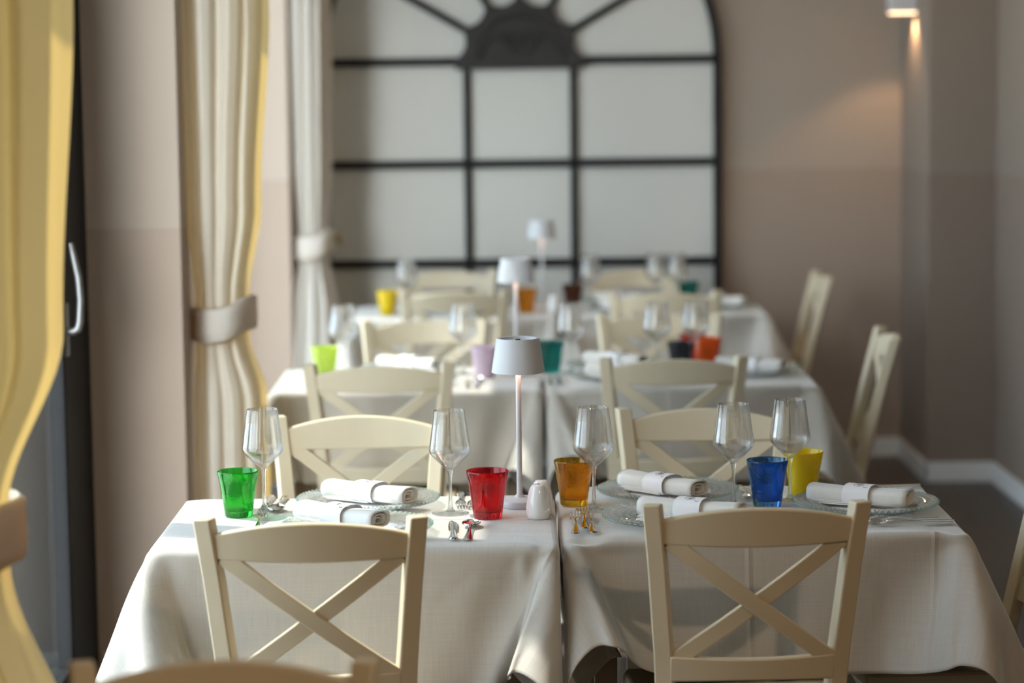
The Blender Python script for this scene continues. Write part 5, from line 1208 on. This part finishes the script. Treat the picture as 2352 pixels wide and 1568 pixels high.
dup(cl0, 'sunlit linen cloth on the back table, under the bright yellow tumbler', TL[4] + (0,), 0, GC)
dup(cr0, 'shaded linen cloth on the back table, under the small teal tumbler', TL[5] + (0,), 0, GC)
ZT = 0.7532         # upper side of the cloths

# ------------------------------------------------------------------ tumblers
def tumbler_mb():
    o = [(0, 0), (0.028, 0.0), (0.0305, 0.003), (0.0335, 0.03), (0.0395, 0.07), (0.0450, 0.0985), (0.0448, 0.1005), (0.0436, 0.1012), (0.0424, 0.1000), (0.0365, 0.068), (0.0305, 0.030), (0.0285, 0.018), (0.024, 0.0140), (0, 0.0130)]
    return MB().lathe(o, 56)
TB = tumbler_mb()
GT = 'coloured glass tumblers'
TUMB = {}
def tumbler(color, label, x, y, s=1.0):
    m = M[color]
    o = obj('tumbler', TB, m, None, (x, y, ZT), random.uniform(0, 6.28), auto=60)
    o.scale = (s, s, s)
    return tag(o, label, 'tumbler', GT)
tumbler('green', 'green bubbled glass tumbler at the sunlit end of the front table', -0.603, 5.228)
tumbler('red', 'deep red glass tumbler beside the white table lamp on the front table', -0.057, 5.172, 1.03)
tumbler('amber', 'amber bubbled glass tumbler beside the porcelain shakers', 0.134, 5.321)
tumbler('blue', 'cobalt blue glass tumbler between two wine glasses on the shaded front table', 0.560, 5.275, 1.03)
tumbler('yellow', 'opaque yellow tumbler behind a wine glass near the blue tumbler', 0.656, 5.41)
tumbler('lime', 'lime green tumbler at the sunlit end of the middle table', -0.602, 7.722)
tumbler('lilac', 'pale lilac tumbler just beside the front lamp shade on the middle table', -0.088, 7.68)
tumbler('teal', 'dark teal tumbler just right of the front lamp shade', 0.124, 7.80)
tumbler('blackg', 'black tumbler next to the orange tumbler on the middle table', 0.543, 7.735)
tumbler('orange', 'vivid orange tumbler on the middle table', 0.640, 7.86)
tumbler('coral', 'translucent coral red tumbler behind the black tumbler', 0.598, 7.98)
tumbler('yellow', 'bright yellow tumbler at the sunlit end of the back table', -0.505, 9.82)
tumbler('amber', 'dark amber tumbler behind the middle lamp on the back table', 0.060, 9.84)
tumbler('brown', 'smoky brown tumbler near the right mullion on the back table', 0.255, 10.02)
tumbler('teal', 'small teal tumbler before the arched panel at the right of the back table', 0.740, 10.08)

# ------------------------------------------------------------------ wine glasses
GW = 'stemmed wine glasses'
def make_wine(label):
    t = thing('wine_glass', label, 'wine glass', (0, 0, 0), 0, GW)
    outer = [(0.0045, 0.0955), (0.009, 0.0985), (0.016, 0.1050), (0.0265, 0.1150), (0.0375, 0.1262), (0.0435, 0.1335), (0.0458, 0.1400), (0.0452, 0.1470), (0.0425, 0.165), (0.0385, 0.195), (0.0343, 0.2275), (0.0340, 0.2283)]
    inner = [(0.0333, 0.2278), (0.0375, 0.195), (0.0415, 0.165), (0.0441, 0.1470), (0.0446, 0.1402), (0.0424, 0.1345), (0.0362, 0.1278), (0.0248, 0.1175), (0.0130, 0.1090), (0.0, 0.1060)]
    obj('bowl', MB().lathe([(0, 0.0955)] + outer + inner, 56), M['bowl'], t, auto=70)
    st = [(0.0, 0.004), (0.0105, 0.0055), (0.0070, 0.0100), (0.0048, 0.018), (0.0040, 0.035), (0.0036, 0.060), (0.0040, 0.080), (0.0052, 0.0905), (0.0072, 0.0965), (0.0, 0.0985)]
    obj('stem', MB().lathe(st, 24), M['stem'], t, auto=70)
    ft = [(0, 0.0), (0.036, 0.0), (0.0405, 0.0007), (0.0410, 0.0016), (0.030, 0.0030), (0.014, 0.0048), (0.009, 0.0060), (0.0, 0.0062)]
    obj('foot', MB().lathe(ft, 56), M['stem'], t, auto=70)
    return t
wg = make_wine('wine glass standing beside the green tumbler')
wg.location = (-0.553, 5.287, ZT)
for lab, x, y in (
    ('wine glass standing beside the red tumbler', -0.139, 5.230),
    ('wine glass standing beside the amber tumbler', 0.176, 5.252),
    ('wine glass standing just left of the blue tumbler', 0.486, 5.281),
    ('wine glass standing in front of the opaque yellow tumbler', 0.618, 5.344),
    ('blurred wine glass beside the lime tumbler', -0.545, 7.785),
    ('blurred wine glass at the middle table beside the lilac tumbler', -0.158, 7.775),
    ('blurred wine glass beside the dark teal tumbler', 0.193, 7.775),
    ('blurred wine glass just left of the black tumbler', 0.470, 7.775),
    ('blurred wine glass before the orange and coral tumblers', 0.597, 7.80),
    ('blurred wine glass beside the bright yellow tumbler on the back table', -0.430, 9.88),
    ('blurred wine glass right of the smoky brown tumbler', 0.325, 9.95),
    ('blurred wine glass left of its pair by the small teal tumbler', 0.600, 10.0),
    ('blurred wine glass standing right before the small teal tumbler', 0.685, 10.015),
):
    dup(wg, lab, (x, y, ZT), random.uniform(0, 6), GW)

# ------------------------------------------------------------------ plates, doilies, napkins
GP = 'swirl-ribbed glass plates'
def make_plate(label):
    NR, NT, RIB = 26, 432, 72
    t = thing('glass_plate', label, 'plate', (0, 0, 0), 0, GP)
    def prof(r):
        if r < 0.088:
            return 0.004
        if r < 0.104:
            q = (r - 0.088) / 0.016
            return 0.004 + 0.0105 * (q * q * (3 - 2 * q))
        return 0.0145 + 0.0065 * ((r - 0.104) / 0.056)
    rr = [0, 0.03, 0.06, 0.080, 0.086, 0.089, 0.092, 0.095, 0.098, 0.101, 0.104, 0.108] + [0.108 + 0.049 * k / 13 for k in range(1, 14)]
    def sheet(dz, top):
        rows = []
        for r in rr:
            row = []
            for k in range(NT):
                a = 2 * PI * k / NT
                amp = 0.0030 * max(0.0, min(1.0, (r - 0.086) / 0.012)) if top else 0.0
                z = prof(r) + dz + amp * math.cos(RIB * a + 62 * (r - 0.09))
                row.append((r * math.cos(a), r * math.sin(a), z))
            rows.append(row)
        return rows
    up, lo = sheet(0.0018, True), sheet(-0.0026, False)
    mb = MB()
    for rows in (up[1:], lo[1:]):
        mb.loft(rows, True, False)
        mb.f.append(tuple(range(len(mb.v) - NT * len(rows), len(mb.v) - NT * len(rows) + NT)))
    obj('plate_dish', mb, M['plate'], t, auto=0)
    rim = []
    for (r, dz) in ((0.1565, 0.0026), (0.1595, 0.0022), (0.1605, 0.0), (0.1590, -0.0024), (0.1565, -0.0022)):
        row = []
        for k in range(NT):
            a = 2 * PI * k / NT
            sc_ = 0.0011 * math.cos(RIB * a + 62 * (0.157 - 0.09))
            row.append(((r + sc_) * math.cos(a), (r + sc_) * math.sin(a), prof(0.157) + dz + sc_))
        rim.append(row)
    obj('plate_rim', MB().loft(rim, True, False), M['plate_rim'], t, auto=0, label='scalloped aqua-tinted rim')
    return t
pl = make_plate('ribbed clear glass plate on the sunlit front cloth, farther of its pair')
pl.location = (-0.326, 5.330, ZT)
PLATES = [
    ('ribbed clear glass plate on the sunlit front cloth just behind the chair crest rail', -0.330, 5.000),
    ('ribbed clear glass plate between the amber tumbler and the blue tumbler', 0.348, 5.405),
    ('ribbed clear glass plate on the shaded front cloth half hidden by the nearer chair', 0.345, 5.082),
    ('ribbed aqua-edged glass plate at the right end of the front table', 0.768, 5.215),
    ('blurred glass plate across the middle table beyond the lime tumbler', -0.335, 7.84),
    ('blurred glass plate at the near sunlit side of the middle table', -0.335, 7.515),
    ('blurred glass plate across the middle table beyond the teal tumbler', 0.340, 7.87),
    ('blurred glass plate at the near side of the middle table in the shade', 0.345, 7.545),
    ('blurred glass plate at the right end of the middle table', 0.765, 7.69),
    ('blurred glass plate at the near side of the sunlit back table', -0.235, 9.77),
    ('blurred glass plate at the far side of the sunlit back table', -0.235, 10.10),
    ('blurred glass plate at the near side of the shaded back table', 0.480, 9.83),
    ('blurred glass plate at the far side of the shaded back table', 0.460, 10.165),
    ('blurred glass plate at the right end of the back table', 0.855, 9.95),
]
for k, (lab, x, y) in enumerate(PLATES):
    dup(pl, lab, (x, y, ZT), 0.6 * k, GP)

# white scalloped paper doily lying in each plate
GD = 'scalloped paper doilies on the plates'
dm = MB()
ring = [(0.082 + 0.004 * abs(math.sin(9 * 2 * PI * k / 288 / 2 * 2))) for k in range(288)]
dm.loft([[(r * math.cos(2 * PI * k / 288), r * math.sin(2 * PI * k / 288), z) for k, r in enumerate(ring)] for z in (0, 0.0006)])
do = obj('paper_doily', dm, M['paper'], None, (-0.326, 5.330, ZT + 0.0062), smooth=False)
tag(do, 'white scalloped paper doily in the farther sunlit plate of the front table', 'doily', GD)
DO = [
    ('white scalloped paper doily in the sunlit plate just behind the front chair crest rail', 0),
    ('white scalloped paper doily in the plate between the amber and blue tumblers', 1),
    ('white scalloped paper doily in the front plate half hidden by the shaded chair', 2),
    ('white scalloped paper doily in the plate at the right end of the front table', 3),
    ('blurred paper doily in the plate beyond the lime tumbler', 4),
    ('blurred paper doily in the near sunlit plate of the middle table', 5),
    ('blurred paper doily in the plate beyond the teal tumbler', 6),
    ('blurred paper doily in the near shaded plate of the middle table', 7),
    ('blurred paper doily in the plate at the right end of the middle table', 8),
]
for lab, k in DO:
    dup(do, lab, (PLATES[k][1], PLATES[k][2], ZT + 0.0062), 0.3 * k, GD)

GN = 'rolled white napkins with paper bands'
def make_napkin(label):
    t = thing('rolled_napkin', label, 'napkin', (0, 0, 0), 0, GN)
    W2, H2, L2 = 0.033, 0.0205, 0.108
    rnd = random.Random(4)
    # flattened spiral cross-section, two and a half turns
    sec = []
    turns = 2.6
    ns = 110
    for k in range(ns + 1):
        q = k / ns
        a = -PI / 2 - q * turns * 2 * PI
        s = 1 - 0.72 * q
        e = 0.75
        ca, sa = math.copysign(abs(math.cos(a)) ** e, math.cos(a)), math.copysign(abs(math.sin(a)) ** e, math.sin(a))
        wob = 1 + 0.05 * q * math.sin(3.3 * a + 1)
        sec.append((W2 * s * ca * wob + 0.004 * q, H2 * s * sa * wob + H2 - 0.004 * q))
    rows = []
    for j in range(17):
        u = j / 16
        x = lerp(-L2, L2, u)
        dent = 1 - 0.06 * math.exp(-((u - 0.5) / 0.16) ** 2)
        flare = 1 + 0.06 * (abs(u - 0.5) * 2) ** 3
        rows.append([(x + 0.006 * math.sin(3 * i / ns + 1.2) * (1 if u > 0.5 else -1) * abs(u - 0.5) * 2, y * dent * flare, z * dent * flare) for i, (y, z) in enumerate(sec)])
    mb = MB().loft(rows, closed=False, caps=False)
    # a flat folded tail of the cloth lying under one end
    me = mb.mesh('cloth_roll')
    uv = me.uv_layers.new(name='UVMap')
    n1 = ns + 1
    for lp, d in zip(me.loops, uv.data):
        d.uv = ((lp.vertex_index % n1) / ns * 0.6, (lp.vertex_index // n1) / 16 * 0.3)
    o = obj('cloth_roll', me, M['napkin'], t, auto=0)
    sd = o.modifiers.new('thick', 'SOLIDIFY')
    sd.thickness = 0.0026
    sd.offset = -1
    tail = MB()
    for k in range(3):
        tail.add([(x, y, z) for x, y, z in ((-L2 - 0.004 + 0.006 * k, -0.036 + 0.003 * k, 0.0005 + 0.0028 * k), (0.02, -0.036 + 0.003 * k, 0.0005 + 0.0028 * k), (0.02, 0.02, 0.0005 + 0.0028 * k), (-L2 - 0.004 + 0.006 * k, 0.02, 0.0005 + 0.0028 * k),
                  (-L2 - 0.004 + 0.006 * k, -0.036 + 0.003 * k, 0.0028 + 0.0028 * k), (0.02, -0.036 + 0.003 * k, 0.0028 + 0.0028 * k), (0.02, 0.02, 0.0028 + 0.0028 * k), (-L2 - 0.004 + 0.006 * k, 0.02, 0.0028 + 0.0028 * k))],
                 [(0, 3, 2, 1), (4, 5, 6, 7), (0, 1, 5, 4), (1, 2, 6, 5), (2, 3, 7, 6), (3, 0, 4, 7)])
    obj('folded_tail', tail, M['napkin'], t, smooth=False, bevel=0.001)
    # paper band
    def band_pt(a, g):
        e = 0.8
        ca, sa = math.copysign(abs(math.cos(a)) ** e, math.cos(a)), math.copysign(abs(math.sin(a)) ** e, math.sin(a))
        return (W2 + 0.0035 + g) * ca, max(0.0003, (H2 + 0.003 + g) * sa + H2 - 0.001)
    rr = []
    for (x, g) in ((-0.030, 0), (0.030, 0), (0.030, 0.0005), (-0.030, 0.0005)):
        rr.append([(x,) + band_pt(2 * PI * k / 64, g) for k in range(64)])
    rr.append(rr[0])
    bo = obj('paper_band', MB().loft(rr, True, False), M['paper'], t, auto=40)
    em = MB()
    def on_band(u, v):           # u along the roll, v around the band from the top
        y, z = band_pt(PI / 2 + v / 0.032, 0.0007)
        return (u, y, z)
    def stroke(pts, r=0.00035):
        em.tube([on_band(*p) for p in pts], r, 5)
    stroke([(0.011 * math.cos(q / 24 * 2 * PI), 0.004 + 0.0105 * math.sin(q / 24 * 2 * PI)) for q in range(22)])
    for (dx, dv) in ((0.0, -0.009), (0.006, -0.006), (-0.006, -0.006), (0.008, 0.0), (-0.007, 0.001)):
        stroke([(0, 0.010), (dx * 0.4, 0.006 + dv * 0.2), (dx, 0.004 + dv)])
    stroke([(0.014, 0.016), (0.018, 0.020), (0.024, 0.018)], 0.0006)
    obj('printed_emblem', em, M['ink'], bo)
    return t
ZN = ZT + 0.0135
nk = make_napkin('white napkin roll on the sunlit plate, its folded end facing the red tumbler')
nk.location = (-0.322, 5.335, ZN)
nk.rotation_euler.z = -0.60
for lab, x, y, rz in (
    ('white napkin roll with a paper emblem band just above the front left chair crest rail', -0.365, 5.050, -0.70),
    ('white napkin roll with paper band on the plate between the amber and blue tumblers', 0.337, 5.395, -0.82),
    ('white napkin roll with emblem band partly hidden by the shaded front chair', 0.378, 5.070, -0.45),
    ('white napkin roll on the aqua-edged plate at the right end of the front table', 0.757, 5.215, -0.50),
    ('blurred napkin roll in sunlight beyond the lime tumbler', -0.335, 7.84, -0.6),
    ('blurred napkin roll in the near sunlit plate of the middle table', -0.335, 7.515, -0.4),
    ('blurred white napkin roll beyond the dark teal tumbler', 0.340, 7.87, -0.7),
    ('blurred napkin roll in the near shaded plate of the middle table', 0.345, 7.545, -0.4),
    ('blurred napkin roll in the plate at the right end of the middle table', 0.765, 7.69, -0.5),
    ('blurred napkin roll in the near sunlit plate of the back table', -0.235, 9.77, -0.4),
    ('blurred napkin roll in the far sunlit plate of the back table', -0.235, 10.10, -0.6),
    ('blurred napkin roll in the near shaded plate of the back table', 0.480, 9.83, -0.4),
    ('blurred napkin roll in the far shaded plate of the back table', 0.460, 10.165, -0.6),
    ('blurred napkin roll in the plate at the right end of the back table', 0.855, 9.95, -0.4),
):
    dup(nk, lab, (x, y, ZN), rz, GN)

# ------------------------------------------------------------------ cutlery (built along +y: handle end at y = 0, tip at +y)
def ribbon(mb, stations, th):
    """stations: y, centre x, half width, z"""
    rings = []
    for (y, x, hw, z) in stations:
        rings.append([(x - hw, y, z), (x - hw * 0.6, y, z + th), (x + hw * 0.6, y, z + th), (x + hw, y, z), (x + hw * 0.6, y, z - th * 0.3), (x - hw * 0.6, y, z - th * 0.3)])
    mb.loft(rings)

def fork_mb():
    mb = MB()
    ribbon(mb, [(0.0, 0, 0.004, 0.004), (0.004, 0, 0.0085, 0.003), (0.02, 0, 0.0095, 0.0025), (0.06, 0, 0.0065, 0.0035), (0.10, 0, 0.0036, 0.0075), (0.125, 0, 0.0034, 0.0105), (0.138, 0, 0.0065, 0.0095), (0.148, 0, 0.0118, 0.0070), (0.158, 0, 0.0125, 0.0048)], 0.0020)
    for k in range(4):
        x = (k - 1.5) * 0.0066
        ribbon(mb, [(0.154, x, 0.0029, 0.0052), (0.170, x, 0.0022, 0.0040), (0.185, x, 0.0018, 0.0052), (0.198, x * 0.98, 0.0013, 0.0098), (0.205, x * 0.97, 0.0006, 0.0135)], 0.0018)
    return mb
def knife_mb():
    mb = MB()
    ribbon(mb, [(0.0, 0, 0.004, 0.005), (0.004, 0, 0.0085, 0.0045), (0.02, 0, 0.0095, 0.004), (0.06, 0, 0.0070, 0.0035), (0.095, 0, 0.0055, 0.0035), (0.102, 0, 0.0062, 0.0035)], 0.0036)
    ribbon(mb, [(0.100, 0, 0.0068, 0.0035), (0.112, 0.0005, 0.0095, 0.0030), (0.16, 0.001, 0.0105, 0.0025), (0.20, 0.001, 0.0095, 0.002), (0.218, -0.001, 0.006, 0.002), (0.226, -0.003, 0.0015, 0.002)], 0.0012)
    return mb
def spoon_mb():
    mb = MB()
    ribbon(mb, [(0.0, 0, 0.004, 0.004), (0.004, 0, 0.0085, 0.003), (0.02, 0, 0.0095, 0.0025), (0.06, 0, 0.0065, 0.0035), (0.10, 0, 0.0036, 0.0075), (0.128, 0, 0.0034, 0.0095), (0.140, 0, 0.007, 0.0080)], 0.0020)
    rows = []
    for i in range(13):
        q = i / 12
        y = 0.136 + 0.066 * q
        hw = 0.0205 * math.sin(PI * min(0.985, max(0.03, q * 0.92 + 0.06))) ** 0.7
        rows.append([(hw * math.cos(PI * k / 10), y, 0.0095 - 0.0085 * math.sin(PI * k / 10) * math.sin(PI * q) ** 0.5) for k in range(11)])
    rows2 = [[(x * 0.92, y, z + 0.0014) for x, y, z in r] for r in rows]
    rings = [a + list(reversed(b)) for a, b in zip(rows, rows2)]
    mb.loft(rings)
    return mb
KIND = {}
for nm, f_, cat in (('fork', fork_mb, 'fork'), ('knife', knife_mb, 'knife'), ('spoon', spoon_mb, 'spoon')):
    KIND[nm] = (f_().mesh(nm), cat)
SEEN = {}
def cutlery(kind, label, x, y, rz, z=ZT + 0.0008, group=None, roll=0.0):
    me, cat = KIND[kind]
    o = SEEN.get(kind)
    if o is None:
        o = obj(kind, me, M['cutlery'], None, (x, y, z), rz, auto=40)
        SEEN[kind] = o
    else:
        o = o.copy()
        COL.objects.link(o)
        o.location = (x, y, z)
    o.rotation_euler = (0, roll, rz)
    tag(o, label, cat, group or (kind + ' place settings'))
    return o
# forks before the amber tumbler
cutlery('fork', 'steel fork, left of the three before the amber tumbler', 0.128, 4.952, -0.02)
cutlery('fork', 'steel fork, middle and set farther back of the three before the amber tumbler', 0.150, 5.010, -0.01)
cutlery('fork', 'steel fork, right of the three before the amber tumbler', 0.167, 4.960, 0.03)
# right-end setting: forks seen edge-on, one knife at the far edge
cutlery('fork', 'steel fork seen edge-on at the right table end, closest to the table edge', 0.926, 5.030, PI / 2 + 0.06)
cutlery('fork', 'steel fork seen edge-on at the right table end, middle of three', 0.932, 5.052, PI / 2 - 0.02)
cutlery('fork', 'steel fork seen edge-on at the right table end, next to the aqua-edged plate', 0.905, 5.080, PI / 2 + 0.03)
cutlery('knife', 'steel knife along the far edge at the right end of the front table', 0.935, 5.490, PI / 2 + 0.02)
# sunlit near setting
cutlery('knife', 'steel knife at the sunlit front table edge, left of the pair', -0.126, 4.898, 0.03)
cutlery('spoon', 'steel spoon at the sunlit front table edge, right of the pair', -0.098, 4.896, -0.04)
cutlery('fork', 'steel fork whose tines show at the foot of the green tumbler', -0.545, 5.010, 0.02)
# sunlit far setting
cutlery('fork', 'steel fork behind the red tumbler, left of the pair', -0.122, 5.480, PI + 0.02)
cutlery('fork', 'steel fork behind the red tumbler, right of the pair', -0.086, 5.475, PI - 0.04)
cutlery('knife', 'steel knife beside the stem of the wine glass by the green tumbler', -0.552, 5.452, PI - 0.02)
cutlery('spoon', 'steel spoon beside the stem of the wine glass by the green tumbler', -0.522, 5.450, PI - 0.03)
# shaded far setting
cutlery('fork', 'steel fork left of the blue tumbler, nearer to the plate', 0.523, 5.525, PI + 0.02)
cutlery('fork', 'steel fork left of the blue tumbler, partly behind it', 0.552, 5.530, PI - 0.03)
# middle row
cutlery('fork', 'blurred fork before the dark teal tumbler, left one', 0.118, 7.45, 0.0)
cutlery('fork', 'blurred fork before the dark teal tumbler, right one', 0.150, 7.45, 0.03)
cutlery('knife', 'blurred knife before the lilac tumbler', -0.142, 7.40, 0.0)
cutlery('spoon', 'blurred spoon before the lilac tumbler', -0.112, 7.40, -0.03)
cutlery('knife', 'blurred knife on the sunlit side of the back table', -0.42, 9.64, 0.0)

# ------------------------------------------------------------------ cordless table lamps
GL = 'white cordless table lamps'
def make_lamp(label):
    t = thing('table_lamp', label, 'table lamp', (0, 0, 0), 0, GL)
    obj('lamp_base', MB().lathe([(0, 0), (0.0475, 0.0), (0.0485, 0.0015), (0.0485, 0.0135), (0.0470, 0.0155), (0.030, 0.0178), (0.012, 0.0205), (0.0085, 0.026), (0.0, 0.027)], 56), M['white_metal'], t, auto=40)
    obj('pole', MB().lathe([(0, 0.022), (0.0068, 0.022), (0.0062, 0.06), (0.0058, 0.318), (0, 0.318)], 24), M['white_metal'], t, auto=40)
    sh = [(0.0, 0.3600), (0.004, 0.3600), (0.0042, 0.3608), (0.0385, 0.3602), (0.0400, 0.3752), (0.0465, 0.3762), (0.0480, 0.3745), (0.0592, 0.3010), (0.0585, 0.3000), (0.0572, 0.3010), (0.0465, 0.3690), (0.0, 0.3690)]
    so = obj('lamp_shade', MB().lathe(sh, 72), M['white_metal'], t, auto=40)
    obj('touch_switch', MB().lathe([(0, 0.3608), (0.0055, 0.3608), (0.0055, 0.3736), (0, 0.3737)], 20), M['dark'], so)
    obj('glowing_diffuser', MB().lathe([(0.0, 0.316), (0.030, 0.316), (0.030, 0.3185), (0, 0.3185)], 32), M['lamp_glow'], t, auto=40)
    return t
lamp = make_lamp('white cordless table lamp standing between the red tumbler and the porcelain shakers')
lamp.location = (0.013, 5.315, ZT)
dup(lamp, 'blurred white lamp on the middle table directly behind the front lamp', (0.0145, 7.75, ZT), 1.0, GL)
dup(lamp, 'small blurred white lamp on the back table before the arched panel', (0.128, 9.93, ZT), 2.0, GL)

# ------------------------------------------------------------------ salt and pepper
GS = 'white porcelain shakers'
def make_shaker(label):
    t = thing('shaker', label, 'shaker', (0, 0, 0), 0, GS)
    prof = [(0, 0), (0.0225, 0.0), (0.0245, 0.002), (0.0262, 0.012), (0.0260, 0.025), (0.0235, 0.045), (0.0190, 0.062), (0.0155, 0.0695), (0.0120, 0.0735), (0.006, 0.0745), (0, 0.0746)]
    obj('shaker_body', MB().lathe(prof, 48), M['porcelain'], t, auto=50)
    hm = MB()
    for k in range(5):
        a = 2 * PI * k / 5
        hm.lathe([(0, 0.0741), (0.0009, 0.0745), (0.0009, 0.0752), (0, 0.0753)], 8, (0.005 * math.cos(a), 0.005 * math.sin(a), 0))
    hm.lathe([(0, 0.0741), (0.0009, 0.0745), (0.0009, 0.0754), (0, 0.0755)], 8)
    obj('shaker_holes', hm, M['dark'], t)
    return t
sk = make_shaker('white porcelain shaker in front of its twin beside the table lamp')
sk.location = (0.052, 5.160, ZT)
dup(sk, 'white porcelain shaker half hidden behind its twin beside the table lamp', (0.0600, 5.216, ZT), 0.4, GS)
dup(sk, 'blurred white shaker beside the small lamp on the back table', (0.172, 9.82, ZT), 0.2, GS)
